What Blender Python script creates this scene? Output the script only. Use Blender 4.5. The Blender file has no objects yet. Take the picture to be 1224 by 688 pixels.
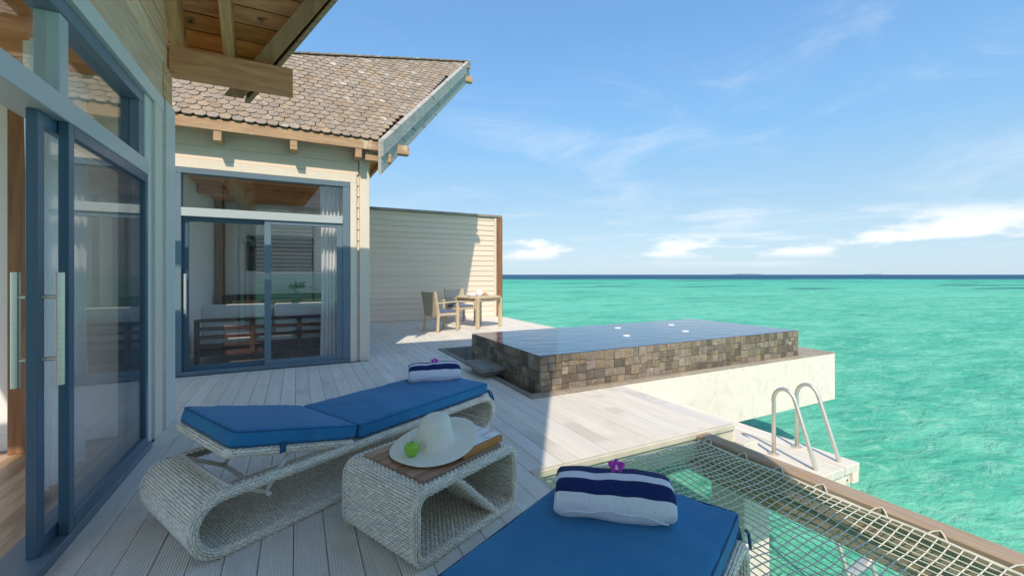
import bpy, bmesh, math, random
from mathutils import Vector, Matrix, noise as mnoise
random.seed(7)
R = math.radians
S = bpy.context.scene
COL = S.collection

# ------------------------------------------------------------------ camera, world, sun, exposure
H = 1.3
cam = bpy.data.cameras.new("camera"); camo = bpy.data.objects.new("camera", cam); COL.objects.link(camo)
camo.location = (0, 0, H); camo.rotation_euler = (R(90), 0, -R(26.79))
cam.sensor_width = 36; cam.lens = 14.97; cam.shift_y = -16 / 1224
cam.clip_start = 0.05; cam.clip_end = 90000
S.camera = camo

L = Vector((0.478, 1.0, -1.2)).normalized()          # direction the sunlight travels
SUN_EL = math.asin(-L.z); SUN_ROT = math.atan2(-L.x, -L.y)
sun = bpy.data.lights.new("sun", 'SUN'); sun.energy = 2.0; sun.angle = R(0.55); sun.color = (1, 0.87, 0.70)
suno = bpy.data.objects.new("sun", sun); COL.objects.link(suno)
suno.rotation_euler = L.to_track_quat('-Z', 'Y').to_euler(); suno.location = (-10, -20, 30)

W = bpy.data.worlds.new("World"); S.world = W; W.use_nodes = True
wn = W.node_tree.nodes; wl = W.node_tree.links
for n in list(wn): wn.remove(n)
def WN(t, **k):
    n = wn.new(t)
    for a, b in k.items(): setattr(n, a, b)
    return n
def wmath(op, a, b=None, clamp=False):
    n = WN('ShaderNodeMath', operation=op, use_clamp=clamp)
    for i, v in enumerate((a, b)):
        if v is None: continue
        if isinstance(v, (int, float)): n.inputs[i].default_value = v
        else: wl.new(v, n.inputs[i])
    return n.outputs[0]
sky = WN('ShaderNodeTexSky', sky_type='NISHITA', sun_disc=False, sun_elevation=SUN_EL, sun_rotation=SUN_ROT,
         altitude=0, air_density=1.0, dust_density=0.9, ozone_density=3.0)
tc = WN('ShaderNodeTexCoord'); sep = WN('ShaderNodeSeparateXYZ'); wl.new(tc.outputs['Generated'], sep.inputs[0])
elev = sep.outputs[2]
def ramp01(v, lo, hi):
    n = WN('ShaderNodeMapRange', interpolation_type='SMOOTHSTEP'); wl.new(v, n.inputs[0])
    n.inputs[1].default_value = lo; n.inputs[2].default_value = hi
    return n.outputs[0]
def wnoise(scale, loc, sc, detail=8, rough=0.55, dist=0.0):
    m = WN('ShaderNodeMapping'); wl.new(tc.outputs['Generated'], m.inputs[0])
    m.inputs['Location'].default_value = loc; m.inputs['Scale'].default_value = scale
    n = WN('ShaderNodeTexNoise'); wl.new(m.outputs[0], n.inputs[0])
    n.inputs['Scale'].default_value = sc; n.inputs['Detail'].default_value = detail
    n.inputs['Roughness'].default_value = rough; n.inputs['Distortion'].default_value = dist
    return n.outputs[0]
# cumulus bank low over the horizon, and high thin cirrus
band = wmath('MULTIPLY', ramp01(elev, 0.028, 0.05), wmath('SUBTRACT', 1.0, ramp01(elev, 0.075, 0.135)))
cum = wmath('MULTIPLY', ramp01(wnoise((1, 1, 3.6), (5.1, 0.6, 0.9), 5.0), 0.495, 0.635), band)
cum2 = wmath('MULTIPLY', ramp01(wnoise((1, 1, 9), (2.3, 0.7, 0.3), 3.0), 0.50, 0.72),
             wmath('MULTIPLY', ramp01(elev, 0.008, 0.03), wmath('SUBTRACT', 1.0, ramp01(elev, 0.12, 0.2))))
cir = wmath('MULTIPLY', ramp01(wnoise((1.0, 2.2, 5.0), (7.0, 1.3, 0.4), 1.6, 9, 0.6, 0.8), 0.47, 0.80),
            wmath('MULTIPLY', ramp01(elev, 0.04, 0.16), wmath('SUBTRACT', 1.0, ramp01(elev, 0.35, 0.6))))
cov = wmath('ADD', wmath('MULTIPLY', cum, 0.8), wmath('ADD', wmath('MULTIPLY', cum2, 0.35), wmath('MULTIPLY', cir, 0.26)), True)
tint = WN('ShaderNodeMix', data_type='RGBA', blend_type='MULTIPLY'); tint.inputs[0].default_value = 1
wl.new(sky.outputs[0], tint.inputs[6]); tint.inputs[7].default_value = (0.88, 0.95, 0.93, 1)
# humid tropical air: pale blue towards the horizon, all the way round
rampn = WN('ShaderNodeValToRGB'); wl.new(elev, rampn.inputs[0]); cr_ = rampn.color_ramp
cr_.elements[0].position = 0.0; cr_.elements[0].color = (0.50, 0.63, 0.74, 1)
cr_.elements[1].position = 1.0; cr_.elements[1].color = (0.17, 0.35, 0.62, 1)
for p_, c_ in ((0.10, (0.40, 0.57, 0.71)), (0.28, (0.20, 0.42, 0.67)), (0.5, (0.07, 0.25, 0.53))):
    e_ = cr_.elements.new(p_); e_.color = (*c_, 1)
air = WN('ShaderNodeMix', data_type='RGBA', blend_type='MULTIPLY'); air.inputs[0].default_value = 1
wl.new(rampn.outputs[0], air.inputs[6]); air.inputs[7].default_value = (3.6, 3.6, 3.6, 1)
hz = WN('ShaderNodeMix', data_type='RGBA'); wl.new(wmath('SUBTRACT', 0.92, wmath('MULTIPLY', ramp01(elev, 0.12, 0.6), 0.5)), hz.inputs[0]); wl.new(tint.outputs[2], hz.inputs[6]); wl.new(air.outputs[2], hz.inputs[7])
mx = WN('ShaderNodeMix', data_type='RGBA'); wl.new(cov, mx.inputs[0]); wl.new(hz.outputs[2], mx.inputs[6])
CLOUD = 3.6
mx.inputs[7].default_value = (CLOUD, CLOUD * 0.985, CLOUD * 0.97, 1)
bg = WN('ShaderNodeBackground'); wl.new(mx.outputs[2], bg.inputs[0]); bg.inputs[1].default_value = 0.15
wo = WN('ShaderNodeOutputWorld'); wl.new(bg.outputs[0], wo.inputs[0])

vs = S.view_settings; vs.view_transform = 'Standard'; vs.look = 'None'; vs.exposure = 1.15; vs.gamma = 1; vs.use_curve_mapping = False
S.cycles.max_bounces = 14; S.cycles.diffuse_bounces = 8; S.cycles.glossy_bounces = 5
S.cycles.transparent_max_bounces = 16; S.cycles.transmission_bounces = 6
S.cycles.caustics_reflective = True; S.cycles.caustics_refractive = False
S.cycles.use_denoising = True
S.cycles.sample_clamp_indirect = 4

# ------------------------------------------------------------------ materials
def mat(name, base, c2=None, rough=0.6, spec=0.35, metal=0.0, nsc=(1, 1, 1), nscale=4.0, ndetail=6, lo=0.35, hi=0.65,
        var=0.0, hvar=0.0, bump=0.0, bsc=None, bscale=None, bdist=0.01, wave=None, spots=None, fine=0.0, sheen=0.0, trans=0.0):
    m = bpy.data.materials.new(name); m.use_nodes = True
    nt = m.node_tree; nd = nt.nodes; lk = nt.links
    p = nd['Principled BSDF']
    def new(t, **k):
        n = nd.new(t)
        for a, b in k.items(): setattr(n, a, b)
        return n
    tcn = new('ShaderNodeTexCoord'); oi = new('ShaderNodeObjectInfo'); gi = new('ShaderNodeNewGeometry')
    add = new('ShaderNodeMath', operation='ADD'); lk.new(oi.outputs['Random'], add.inputs[0]); lk.new(gi.outputs['Random Per Island'], add.inputs[1])
    fr = new('ShaderNodeMath', operation='FRACT'); lk.new(add.outputs[0], fr.inputs[0]); rnd = fr.outputs[0]
    off = new('ShaderNodeVectorMath', operation='MULTIPLY_ADD')
    cmb = new('ShaderNodeCombineXYZ')
    for i in range(3): lk.new(rnd, cmb.inputs[i])
    lk.new(cmb.outputs[0], off.inputs[0]); off.inputs[1].default_value = (13.1, 7.7, 9.3) if (var or hvar) else (0, 0, 0)
    lk.new(tcn.outputs['Object'], off.inputs[2]); co = off.outputs[0]
    def noise(scv, sc, det, dist=0.0, rg=0.55):
        mp = new('ShaderNodeMapping'); lk.new(co, mp.inputs[0]); mp.inputs['Scale'].default_value = scv
        n = new('ShaderNodeTexNoise'); lk.new(mp.outputs[0], n.inputs[0]); n.inputs['Scale'].default_value = sc
        n.inputs['Detail'].default_value = det; n.inputs['Distortion'].default_value = dist; n.inputs['Roughness'].default_value = rg
        return n.outputs[0]
    n1 = noise(nsc, nscale, ndetail, 0.6)
    mr = new('ShaderNodeMapRange'); lk.new(n1, mr.inputs[0]); mr.inputs[1].default_value = lo; mr.inputs[2].default_value = hi
    mixc = new('ShaderNodeMix', data_type='RGBA'); lk.new(mr.outputs[0], mixc.inputs[0])
    mixc.inputs[6].default_value = (*base, 1); mixc.inputs[7].default_value = (*(c2 or base), 1)
    col = mixc.outputs[2]
    if spots:   # (colour, scale, threshold) knots, lichen, stains
        v = noise(spots[3] if len(spots) > 3 else (1, 1, 1), spots[1], 3)
        sr = new('ShaderNodeMapRange'); lk.new(v, sr.inputs[0]); sr.inputs[1].default_value = spots[2]; sr.inputs[2].default_value = spots[2] + 0.08
        mm = new('ShaderNodeMix', data_type='RGBA'); lk.new(sr.outputs[0], mm.inputs[0]); lk.new(col, mm.inputs[6]); mm.inputs[7].default_value = (*spots[0], 1)
        col = mm.outputs[2]
    if var or hvar:
        hs = new('ShaderNodeHueSaturation'); lk.new(col, hs.inputs['Color'])
        a = new('ShaderNodeMapRange'); lk.new(rnd, a.inputs[0]); a.inputs[3].default_value = 1 - var; a.inputs[4].default_value = 1 + var
        lk.new(a.outputs[0], hs.inputs['Value'])
        mu = new('ShaderNodeMath', operation='MULTIPLY'); lk.new(rnd, mu.inputs[0]); mu.inputs[1].default_value = 7.31
        f2 = new('ShaderNodeMath', operation='FRACT'); lk.new(mu.outputs[0], f2.inputs[0])
        b = new('ShaderNodeMapRange'); lk.new(f2.outputs[0], b.inputs[0]); b.inputs[3].default_value = 1 - hvar; b.inputs[4].default_value = 1 + hvar
        lk.new(b.outputs[0], hs.inputs['Saturation']); col = hs.outputs[0]
    lk.new(col, p.inputs['Base Color'])
    p.inputs['Roughness'].default_value = rough; p.inputs['Metallic'].default_value = metal
    p.inputs['Specular IOR Level'].default_value = spec
    if sheen: p.inputs['Sheen Weight'].default_value = sheen
    h = None
    if bump: h = noise(bsc or nsc, bscale or nscale, 8, 0.3, 0.65)
    if wave:    # (axis, scale, weight): grooves
        w = new('ShaderNodeTexWave', bands_direction=wave[0]); lk.new(tcn.outputs['Object'], w.inputs[0]); w.inputs['Scale'].default_value = wave[1]
        mu = new('ShaderNodeMath', operation='MULTIPLY'); lk.new(w.outputs['Fac'], mu.inputs[0]); mu.inputs[1].default_value = wave[2]
        if h is not None:
            ad = new('ShaderNodeMath', operation='ADD'); lk.new(mu.outputs[0], ad.inputs[0]); lk.new(h, ad.inputs[1]); h = ad.outputs[0]
        else: h = mu.outputs[0]
    if h is not None:
        bp = new('ShaderNodeBump'); lk.new(h, bp.inputs['Height']); bp.inputs['Strength'].default_value = bump or 0.5; bp.inputs['Distance'].default_value = bdist
        lk.new(bp.outputs[0], p.inputs['Normal'])
    if trans:   # thin translucent cloth
        out = nd['Material Output']
        tl = new('ShaderNodeBsdfTranslucent'); lk.new(col, tl.inputs[0]); tp = new('ShaderNodeBsdfTransparent')
        m1 = new('ShaderNodeMixShader'); m1.inputs[0].default_value = 0.25; lk.new(p.outputs[0], m1.inputs[1]); lk.new(tl.outputs[0], m1.inputs[2])
        m2 = new('ShaderNodeMixShader'); m2.inputs[0].default_value = trans; lk.new(m1.outputs[0], m2.inputs[1]); lk.new(tp.outputs[0], m2.inputs[2])
        lk.new(m2.outputs[0], out.inputs[0])
    return m

def glass_mat(name, ior, tintc):
    m = bpy.data.materials.new(name); m.use_nodes = True; nt = m.node_tree; nd = nt.nodes; lk = nt.links
    nd.remove(nd['Principled BSDF'])
    t = nd.new('ShaderNodeBsdfTransparent'); t.inputs[0].default_value = (*tintc, 1)
    g = nd.new('ShaderNodeBsdfGlossy'); g.inputs['Roughness'].default_value = 0.0
    lw = nd.new('ShaderNodeLayerWeight'); lw.inputs[0].default_value = 0.5
    pw = nd.new('ShaderNodeMath'); pw.operation = 'POWER'; lk.new(lw.outputs['Facing'], pw.inputs[0]); pw.inputs[1].default_value = 4.0
    f = nd.new('ShaderNodeMapRange'); lk.new(pw.outputs[0], f.inputs[0]); f.inputs[3].default_value = ior; f.inputs[4].default_value = 0.9
    mi = nd.new('ShaderNodeMixShader'); lk.new(f.outputs[0], mi.inputs[0]); lk.new(t.outputs[0], mi.inputs[1]); lk.new(g.outputs[0], mi.inputs[2])
    lk.new(mi.outputs[0], nd['Material Output'].inputs[0])
    return m

M = {}
M['deck'] = mat('grooved_deck_board', (0.68, 0.635, 0.565), (0.745, 0.70, 0.635), rough=0.7, nsc=(5, 0.5, 1), nscale=3, var=0.055, hvar=0.3, bump=0.5, bdist=0.004, wave=('X', 26.0, 1.2),
                spots=((0.61, 0.575, 0.51), 1.6, 0.60))
M['nosing'] = mat('deck_nosing', (0.60, 0.55, 0.44), (0.5, 0.46, 0.37), rough=0.6)
M['siding'] = mat('painted_siding', (0.81, 0.66, 0.525), (0.76, 0.615, 0.485), rough=0.55, nsc=(0.6, 0.6, 8), nscale=2, var=0.035, bump=0.15, bsc=(2, 2, 30), bscale=3, bdist=0.003)
M['trim'] = mat('painted_trim', (0.77, 0.68, 0.56), (0.73, 0.64, 0.53), rough=0.5, nsc=(4, 4, 0.6), nscale=3, var=0.03, bump=0.1, bdist=0.002)
M['trim_blue'] = mat('pale_trim', (0.69, 0.67, 0.61), (0.65, 0.63, 0.58), rough=0.45, nsc=(4, 4, 0.6), nscale=3, bump=0.08, bdist=0.002)
M['frame'] = mat('blue_grey_frame', (0.13, 0.185, 0.235), (0.14, 0.20, 0.25), rough=0.38, spec=0.5, nscale=2)
M['frame_lit'] = mat('lit_frame', (0.44, 0.48, 0.49), (0.46, 0.50, 0.50), rough=0.35, spec=0.5, nscale=2)  # same frame paint in a lit tone, light put into the colour
M['frame_shaded'] = mat('shaded_frame', (0.055, 0.11, 0.165), (0.06, 0.12, 0.18), rough=0.32, spec=0.5, nscale=2)  # frame paint again, with the shade on it put into the colour
M['glass'] = glass_mat('window_glass', 0.06, (0.97, 0.98, 0.985))
M['steel'] = mat('brushed_steel', (0.78, 0.72, 0.65), (0.70, 0.65, 0.58), rough=0.4, metal=0.75, nsc=(1, 1, 20), nscale=8)
M['pine'] = mat('weathered_pine', (0.90, 0.58, 0.35), (0.72, 0.41, 0.21), rough=0.6, nsc=(6, 0.6, 6), nscale=4, var=0.22, hvar=0.15, bump=0.25, bdist=0.004,
                spots=((0.16, 0.08, 0.035), 5.5, 0.70, (1, 0.8, 1)))
M['soffit'] = mat('soffit_plank', (0.84, 0.37, 0.14), (0.58, 0.22, 0.075), rough=0.55, nsc=(0.7, 5, 5), nscale=3.5, var=0.22, hvar=0.12, bump=0.25, bdist=0.004,
                  spots=((0.06, 0.025, 0.012), 4.0, 0.66, (0.8, 1.6, 1.6)))
M['beamx'] = mat('timber_beam', (0.86, 0.39, 0.19), (0.62, 0.25, 0.11), rough=0.6, nsc=(0.8, 7, 7), nscale=3.5, var=0.1, bump=0.3, bdist=0.005,
                 spots=((0.14, 0.06, 0.03), 4, 0.69, (0.8, 1.4, 1.4)))
M['beamy'] = mat('timber_rafter', (0.80, 0.44, 0.21), (0.60, 0.30, 0.13), rough=0.6, nsc=(7, 0.8, 0.8), nscale=3.5, var=0.08, bump=0.3, bdist=0.005,
                 spots=((0.14, 0.06, 0.03), 4, 0.69, (1.4, 0.8, 0.8)))
M['barge'] = mat('weathered_barge', (0.34, 0.325, 0.30), (0.48, 0.455, 0.42), rough=0.75, nsc=(2.5, 2.5, 9), nscale=2.4, bump=0.4, bdist=0.005, spots=((0.19, 0.15, 0.11), 2.2, 0.61, (0.7, 0.7, 3)))
M['barge_dk'] = mat('dark_barge', (0.48, 0.25, 0.12), (0.33, 0.155, 0.07), rough=0.6, nsc=(6, 0.8, 0.8), nscale=3, bump=0.3, bdist=0.004)
M['fascia'] = mat('fascia_timber', (0.52, 0.34, 0.20), (0.38, 0.23, 0.13), rough=0.6, nsc=(0.8, 7, 7), nscale=4, bump=0.25, bdist=0.004, spots=((0.62, 0.50, 0.36), 3.0, 0.63, (2, 1, 1)))
M['post'] = mat('red_brown_post', (0.33, 0.165, 0.08), (0.21, 0.10, 0.05), rough=0.6, nsc=(8, 8, 0.6), nscale=3, bump=0.3, bdist=0.005)
M['shingle'] = mat('cedar_shingle', (0.345, 0.272, 0.205), (0.265, 0.21, 0.16), rough=0.85, nsc=(2, 2, 2), nscale=6, var=0.15, hvar=0.2, bump=0.4, bsc=(6, 6, 1.5), bscale=6, bdist=0.006,
                   spots=((0.47, 0.42, 0.355), 3.0, 0.60))
M['roofdeck'] = mat('roof_underlay', (0.12, 0.085, 0.06), (0.09, 0.065, 0.05), rough=0.9)
M['white'] = mat('white_wall', (0.86, 0.85, 0.82), (0.83, 0.82, 0.79), rough=0.7, bump=0.05, nscale=20)
M['floor_in'] = mat('indoor_wood_floor', (0.46, 0.33, 0.23), (0.27, 0.18, 0.12), rough=0.35, nsc=(6, 0.6, 1), nscale=3, var=0.25, hvar=0.1, bump=0.15, bdist=0.003)
M['dark_wood'] = mat('dark_wood', (0.085, 0.035, 0.02), (0.05, 0.02, 0.012), rough=0.35, nsc=(1, 8, 8), nscale=3, bump=0.1)
M['rattan'] = mat('woven_panel', (0.45, 0.28, 0.12), (0.16, 0.08, 0.04), rough=0.5, nsc=(12, 12, 12), nscale=4)
M['curtain'] = mat('sheer_curtain', (0.93, 0.93, 0.94), rough=0.9, spec=0.1, trans=0.07)
M['sofa'] = mat('grey_sofa_fabric', (0.62, 0.62, 0.61), (0.54, 0.55, 0.55), rough=0.95, spec=0.1, nscale=60, bump=0.2, bdist=0.002)
M['black'] = mat('black_screen', (0.012, 0.014, 0.016), rough=0.12, spec=0.5)
M['leaf'] = mat('plant_leaf', (0.10, 0.19, 0.04), (0.06, 0.12, 0.02), rough=0.5, var=0.3)
M['pot'] = mat('white_pot', (0.75, 0.75, 0.72), rough=0.3)
M['wicker'] = mat('pale_wicker', (0.86, 0.80, 0.69), (0.78, 0.725, 0.62), rough=0.5, spec=0.35, nscale=14, var=0.13, hvar=0.25)
M['wicker_dk'] = mat('wicker_core', (0.27, 0.245, 0.20), rough=0.8)  # darkened so the gaps between strands look shaded
M['blue'] = mat('blue_cushion_canvas', (0.020, 0.165, 0.36), (0.034, 0.205, 0.41), rough=0.85, spec=0.15, nscale=2.6, bump=0.35, bsc=(1, 1.6, 1), bscale=7, bdist=0.02, sheen=0.12)
M['strap'] = mat('blue_strap', (0.02, 0.09, 0.20), rough=0.8)
M['tubewhite'] = mat('white_metal', (0.72, 0.70, 0.65), rough=0.4)
M['towel_w'] = mat('white_terry', (0.70, 0.71, 0.80), (0.63, 0.64, 0.74), rough=1.0, spec=0.05, nscale=90, bump=0.6, bscale=110, bdist=0.004, sheen=0.2)
M['towel_n'] = mat('navy_terry', (0.010, 0.022, 0.10), (0.016, 0.032, 0.13), rough=1.0, spec=0.05, nscale=90, bump=0.6, bscale=110, bdist=0.004, sheen=0.1)
M['orchid'] = mat('orchid_petal', (0.36, 0.015, 0.34), (0.50, 0.06, 0.45), rough=0.5, nscale=40)
M['orchid_w'] = mat('orchid_lip', (0.78, 0.62, 0.74), rough=0.5)
M['hat'] = mat('white_straw', (0.80, 0.775, 0.68), (0.72, 0.70, 0.61), rough=0.75, spec=0.2, nsc=(1, 1, 1), nscale=70, bump=0.4, bscale=120, bdist=0.002)
M['apple'] = mat('green_apple_skin', (0.22, 0.50, 0.03), (0.34, 0.60, 0.06), rough=0.25, spec=0.5, nscale=9, spots=((0.45, 0.62, 0.22), 60, 0.72))
M['stem'] = mat('brown_stem', (0.10, 0.06, 0.03), rough=0.8)
M['teak'] = mat('teak_slat', (0.45, 0.265, 0.17), (0.34, 0.19, 0.115), rough=0.55, nsc=(1, 14, 14), nscale=3, var=0.14, bump=0.15, bdist=0.002)
M['book'] = mat('tan_leather', (0.50, 0.22, 0.06), (0.42, 0.18, 0.05), rough=0.5, nscale=20, bump=0.15)
M['paper'] = mat('white_paper', (0.78, 0.79, 0.80), (0.42, 0.48, 0.55), rough=0.5, nsc=(1, 5, 1), nscale=5, lo=0.55, hi=0.6)
M['tile'] = mat('volcanic_tile', (0.245, 0.192, 0.142), (0.155, 0.124, 0.095), rough=0.6, spec=0.4, nscale=16, var=0.42, hvar=0.22, bump=0.5, bscale=30, bdist=0.006,
                spots=((0.34, 0.28, 0.20), 11, 0.62))
M['grout_backing'] = mat('dark_grout_backing', (0.07, 0.06, 0.05), rough=0.85)  # pool grout, also the added dark sheet under the deck
M['slate'] = mat('dark_slate', (0.19, 0.185, 0.17), (0.27, 0.25, 0.225), rough=0.6, nscale=6, var=0.15, bump=0.4, bscale=14, bdist=0.006)
M['ledge'] = mat('ledge_stone', (0.27, 0.23, 0.18), (0.36, 0.31, 0.24), rough=0.75, nscale=7, var=0.1, bump=0.4, bscale=20, bdist=0.006)
M['concrete'] = mat('cast_concrete', (0.79, 0.69, 0.605), (0.70, 0.60, 0.51), rough=0.85, spec=0.2, nsc=(1, 1, 0.8), nscale=8, ndetail=9, lo=0.50, hi=0.78, bump=0.35, bscale=16, bdist=0.008,
                    spots=((0.60, 0.50, 0.40), 26.0, 0.63, (1.2, 1.2, 0.6)))
M['pale_deck'] = mat('pale_landing', (0.62, 0.57, 0.49), (0.70, 0.66, 0.58), rough=0.8, nsc=(5, 0.6, 1), nscale=3, var=0.05, bump=0.3, bdist=0.004)
M['rope'] = mat('white_rope', (0.66, 0.63, 0.54), (0.58, 0.56, 0.49), rough=0.8, nscale=60, bump=0.3, bdist=0.002)
M['rail_wood'] = mat('net_beam_timber', (0.33, 0.23, 0.15), (0.42, 0.33, 0.25), rough=0.7, nsc=(9, 0.5, 9), nscale=2.5, bump=0.4, bdist=0.006, spots=((0.42, 0.25, 0.11), 3, 0.6, (2, 0.5, 2)))
M['chairwood'] = mat('bleached_teak', (0.62, 0.50, 0.34), (0.54, 0.42, 0.28), rough=0.6, nsc=(3, 3, 3), nscale=4, var=0.05)
M['sling'] = mat('taupe_weave', (0.55, 0.48, 0.38), (0.48, 0.42, 0.33), rough=0.8, nscale=50)
M['navycush'] = mat('slate_blue_cushion', (0.13, 0.17, 0.27), (0.11, 0.15, 0.24), rough=0.9)
M['ceramic'] = mat('white_ceramic', (0.85, 0.85, 0.84), rough=0.2)
M['bread'] = mat('golden_bread', (0.60, 0.27, 0.06), (0.48, 0.18, 0.04), rough=0.6, nscale=20, bump=0.3)
M['capwood'] = mat('grey_cap_timber', (0.24, 0.215, 0.19), (0.36, 0.31, 0.25), rough=0.8, nsc=(0.6, 6, 6), nscale=3, var=0.2, bump=0.4, bdist=0.005)
M['island'] = mat('far_island', (0.15, 0.24, 0.27), (0.18, 0.26, 0.29), rough=1.0)  # distance haze mixed into the island's own colour
M['poollight'] = mat('pool_lamp_glass', (0.86, 0.88, 0.88), rough=0.3)

# water --------------------------------------------------------------
def water_mat(name, sea):
    m = bpy.data.materials.new(name); m.use_nodes = True; nt = m.node_tree; nd = nt.nodes; lk = nt.links
    p = nd['Principled BSDF']; g = nd.new('ShaderNodeNewGeometry'); pos = g.outputs['Position']
    def noise(scv, sc, det, rg=0.55, dist=0.0):
        mp = nd.new('ShaderNodeMapping'); lk.new(pos, mp.inputs[0]); mp.inputs['Scale'].default_value = scv; mp.inputs['Rotation'].default_value = (0, 0, 0.45)
        n = nd.new('ShaderNodeTexNoise'); lk.new(mp.outputs[0], n.inputs[0]); n.inputs['Scale'].default_value = sc
        n.inputs['Detail'].default_value = det; n.inputs['Roughness'].default_value = rg; n.inputs['Distortion'].default_value = dist
        return n.outputs[0]
    def mr(v, a, b, c=0.0, d=1.0, smooth=True):
        n = nd.new('ShaderNodeMapRange'); lk.new(v, n.inputs[0])
        if smooth: n.interpolation_type = 'SMOOTHSTEP'
        for i, x in enumerate((a, b, c, d)): n.inputs[i + 1].default_value = x
        return n.outputs[0]
    def mixc(f, a, b):
        n = nd.new('ShaderNodeMix'); n.data_type = 'RGBA'
        if isinstance(f, float): n.inputs[0].default_value = f
        else: lk.new(f, n.inputs[0])
        for i, x in ((6, a), (7, b)):
            if isinstance(x, tuple): n.inputs[i].default_value = (*x, 1)
            else: lk.new(x, n.inputs[i])
        return n.outputs[2]
    def ma(op, a, b):
        n = nd.new('ShaderNodeMath'); n.operation = op
        for i, x in enumerate((a, b)):
            if isinstance(x, (int, float)): n.inputs[i].default_value = x
            else: lk.new(x, n.inputs[i])
        return n.outputs[0]
    if sea:
        # sandy lagoon floor seen through shallow water, reef patches, deep water past the reef edge
        dot = nd.new('ShaderNodeVectorMath'); dot.operation = 'DOT_PRODUCT'; lk.new(pos, dot.inputs[0]); dot.inputs[1].default_value = (0.451, 0.8926, 0)
        dist = dot.outputs['Value']
        wob = ma('MULTIPLY', ma('SUBTRACT', noise((1, 1, 1), 0.01, 3), 0.5), 160.0)
        dd = ma('ADD', dist, wob)
        c = mixc(mr(noise((1, 2.2, 1), 0.35, 7, 0.65, 0.8), 0.38, 0.62), (0.065, 0.40, 0.26), (0.145, 0.515, 0.35))
        c = mixc(mr(noise((1, 1.8, 1), 1.6, 8, 0.7, 1.2), 0.48, 0.70, 0.0, 0.75), c, (0.27, 0.60, 0.43))
        c = mixc(mr(noise((1, 2.0, 1), 0.13, 6, 0.62, 0.6), 0.50, 0.66, 0.0, 0.45), c, (0.025, 0.30, 0.215))
        c = mixc(mr(noise((0.7, 1.5, 1), 0.035, 5, 0.6, 0.4), 0.48, 0.62, 0.0, 0.55), c, (0.16, 0.55, 0.40))
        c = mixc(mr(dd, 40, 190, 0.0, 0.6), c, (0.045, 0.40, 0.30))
        reef = ma('MULTIPLY', mr(noise((0.5, 1.5, 1), 0.03, 5, 0.6), 0.54, 0.60), mr(dd, 45, 90))
        c = mixc(ma('MULTIPLY', reef, 0.75), c, (0.020, 0.14, 0.14))
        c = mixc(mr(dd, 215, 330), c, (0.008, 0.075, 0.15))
        c = mixc(mr(dist, 2500, 14000, 0.0, 0.15), c, (0.10, 0.22, 0.34))  # far water paled, air haze painted into its colour
        SEA = c
        h = ma('ADD', ma('MULTIPLY', noise((1, 2.0, 1), 0.9, 8, 0.62, 0.6), 1.0), ma('MULTIPLY', noise((1, 1.6, 1), 5.0, 6, 0.6), 0.22))
        b = nd.new('ShaderNodeBump'); lk.new(h, b.inputs['Height']); b.inputs['Strength'].default_value = 0.75; b.inputs['Distance'].default_value = 0.30
    else:
        p.inputs['Base Color'].default_value = (0.03, 0.085, 0.16, 1); p.inputs['Roughness'].default_value = 0.04; p.inputs['IOR'].default_value = 1.33
        h = ma('ADD', noise((1, 3.0, 1), 2.6, 4, 0.5, 0.4), ma('MULTIPLY', noise((1, 2.4, 1), 9.0, 3), 0.25))
        b = nd.new('ShaderNodeBump'); lk.new(h, b.inputs['Height']); b.inputs['Strength'].default_value = 0.4; b.inputs['Distance'].default_value = 0.018
    if sea:
        df = nd.new('ShaderNodeBsdfDiffuse'); lk.new(SEA, df.inputs[0]); lk.new(b.outputs[0], df.inputs['Normal'])
        gl = nd.new('ShaderNodeBsdfGlossy'); gl.inputs['Roughness'].default_value = 0.12; lk.new(b.outputs[0], gl.inputs['Normal'])
        lw = nd.new('ShaderNodeLayerWeight'); lw.inputs[0].default_value = 0.5; lk.new(b.outputs[0], lw.inputs['Normal'])
        fx = ma('POWER', lw.outputs['Facing'], 5.0)
        fm = mr(fx, 0.0, 1.0, 0.02, 0.17, False)
        ms = nd.new('ShaderNodeMixShader'); lk.new(fm, ms.inputs[0]); lk.new(df.outputs[0], ms.inputs[1]); lk.new(gl.outputs[0], ms.inputs[2])
        lk.new(ms.outputs[0], nd['Material Output'].inputs[0])
    else: lk.new(b.outputs[0], p.inputs['Normal'])
    return m
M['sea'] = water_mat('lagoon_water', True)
M['poolwater'] = water_mat('pool_water', False)

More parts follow.
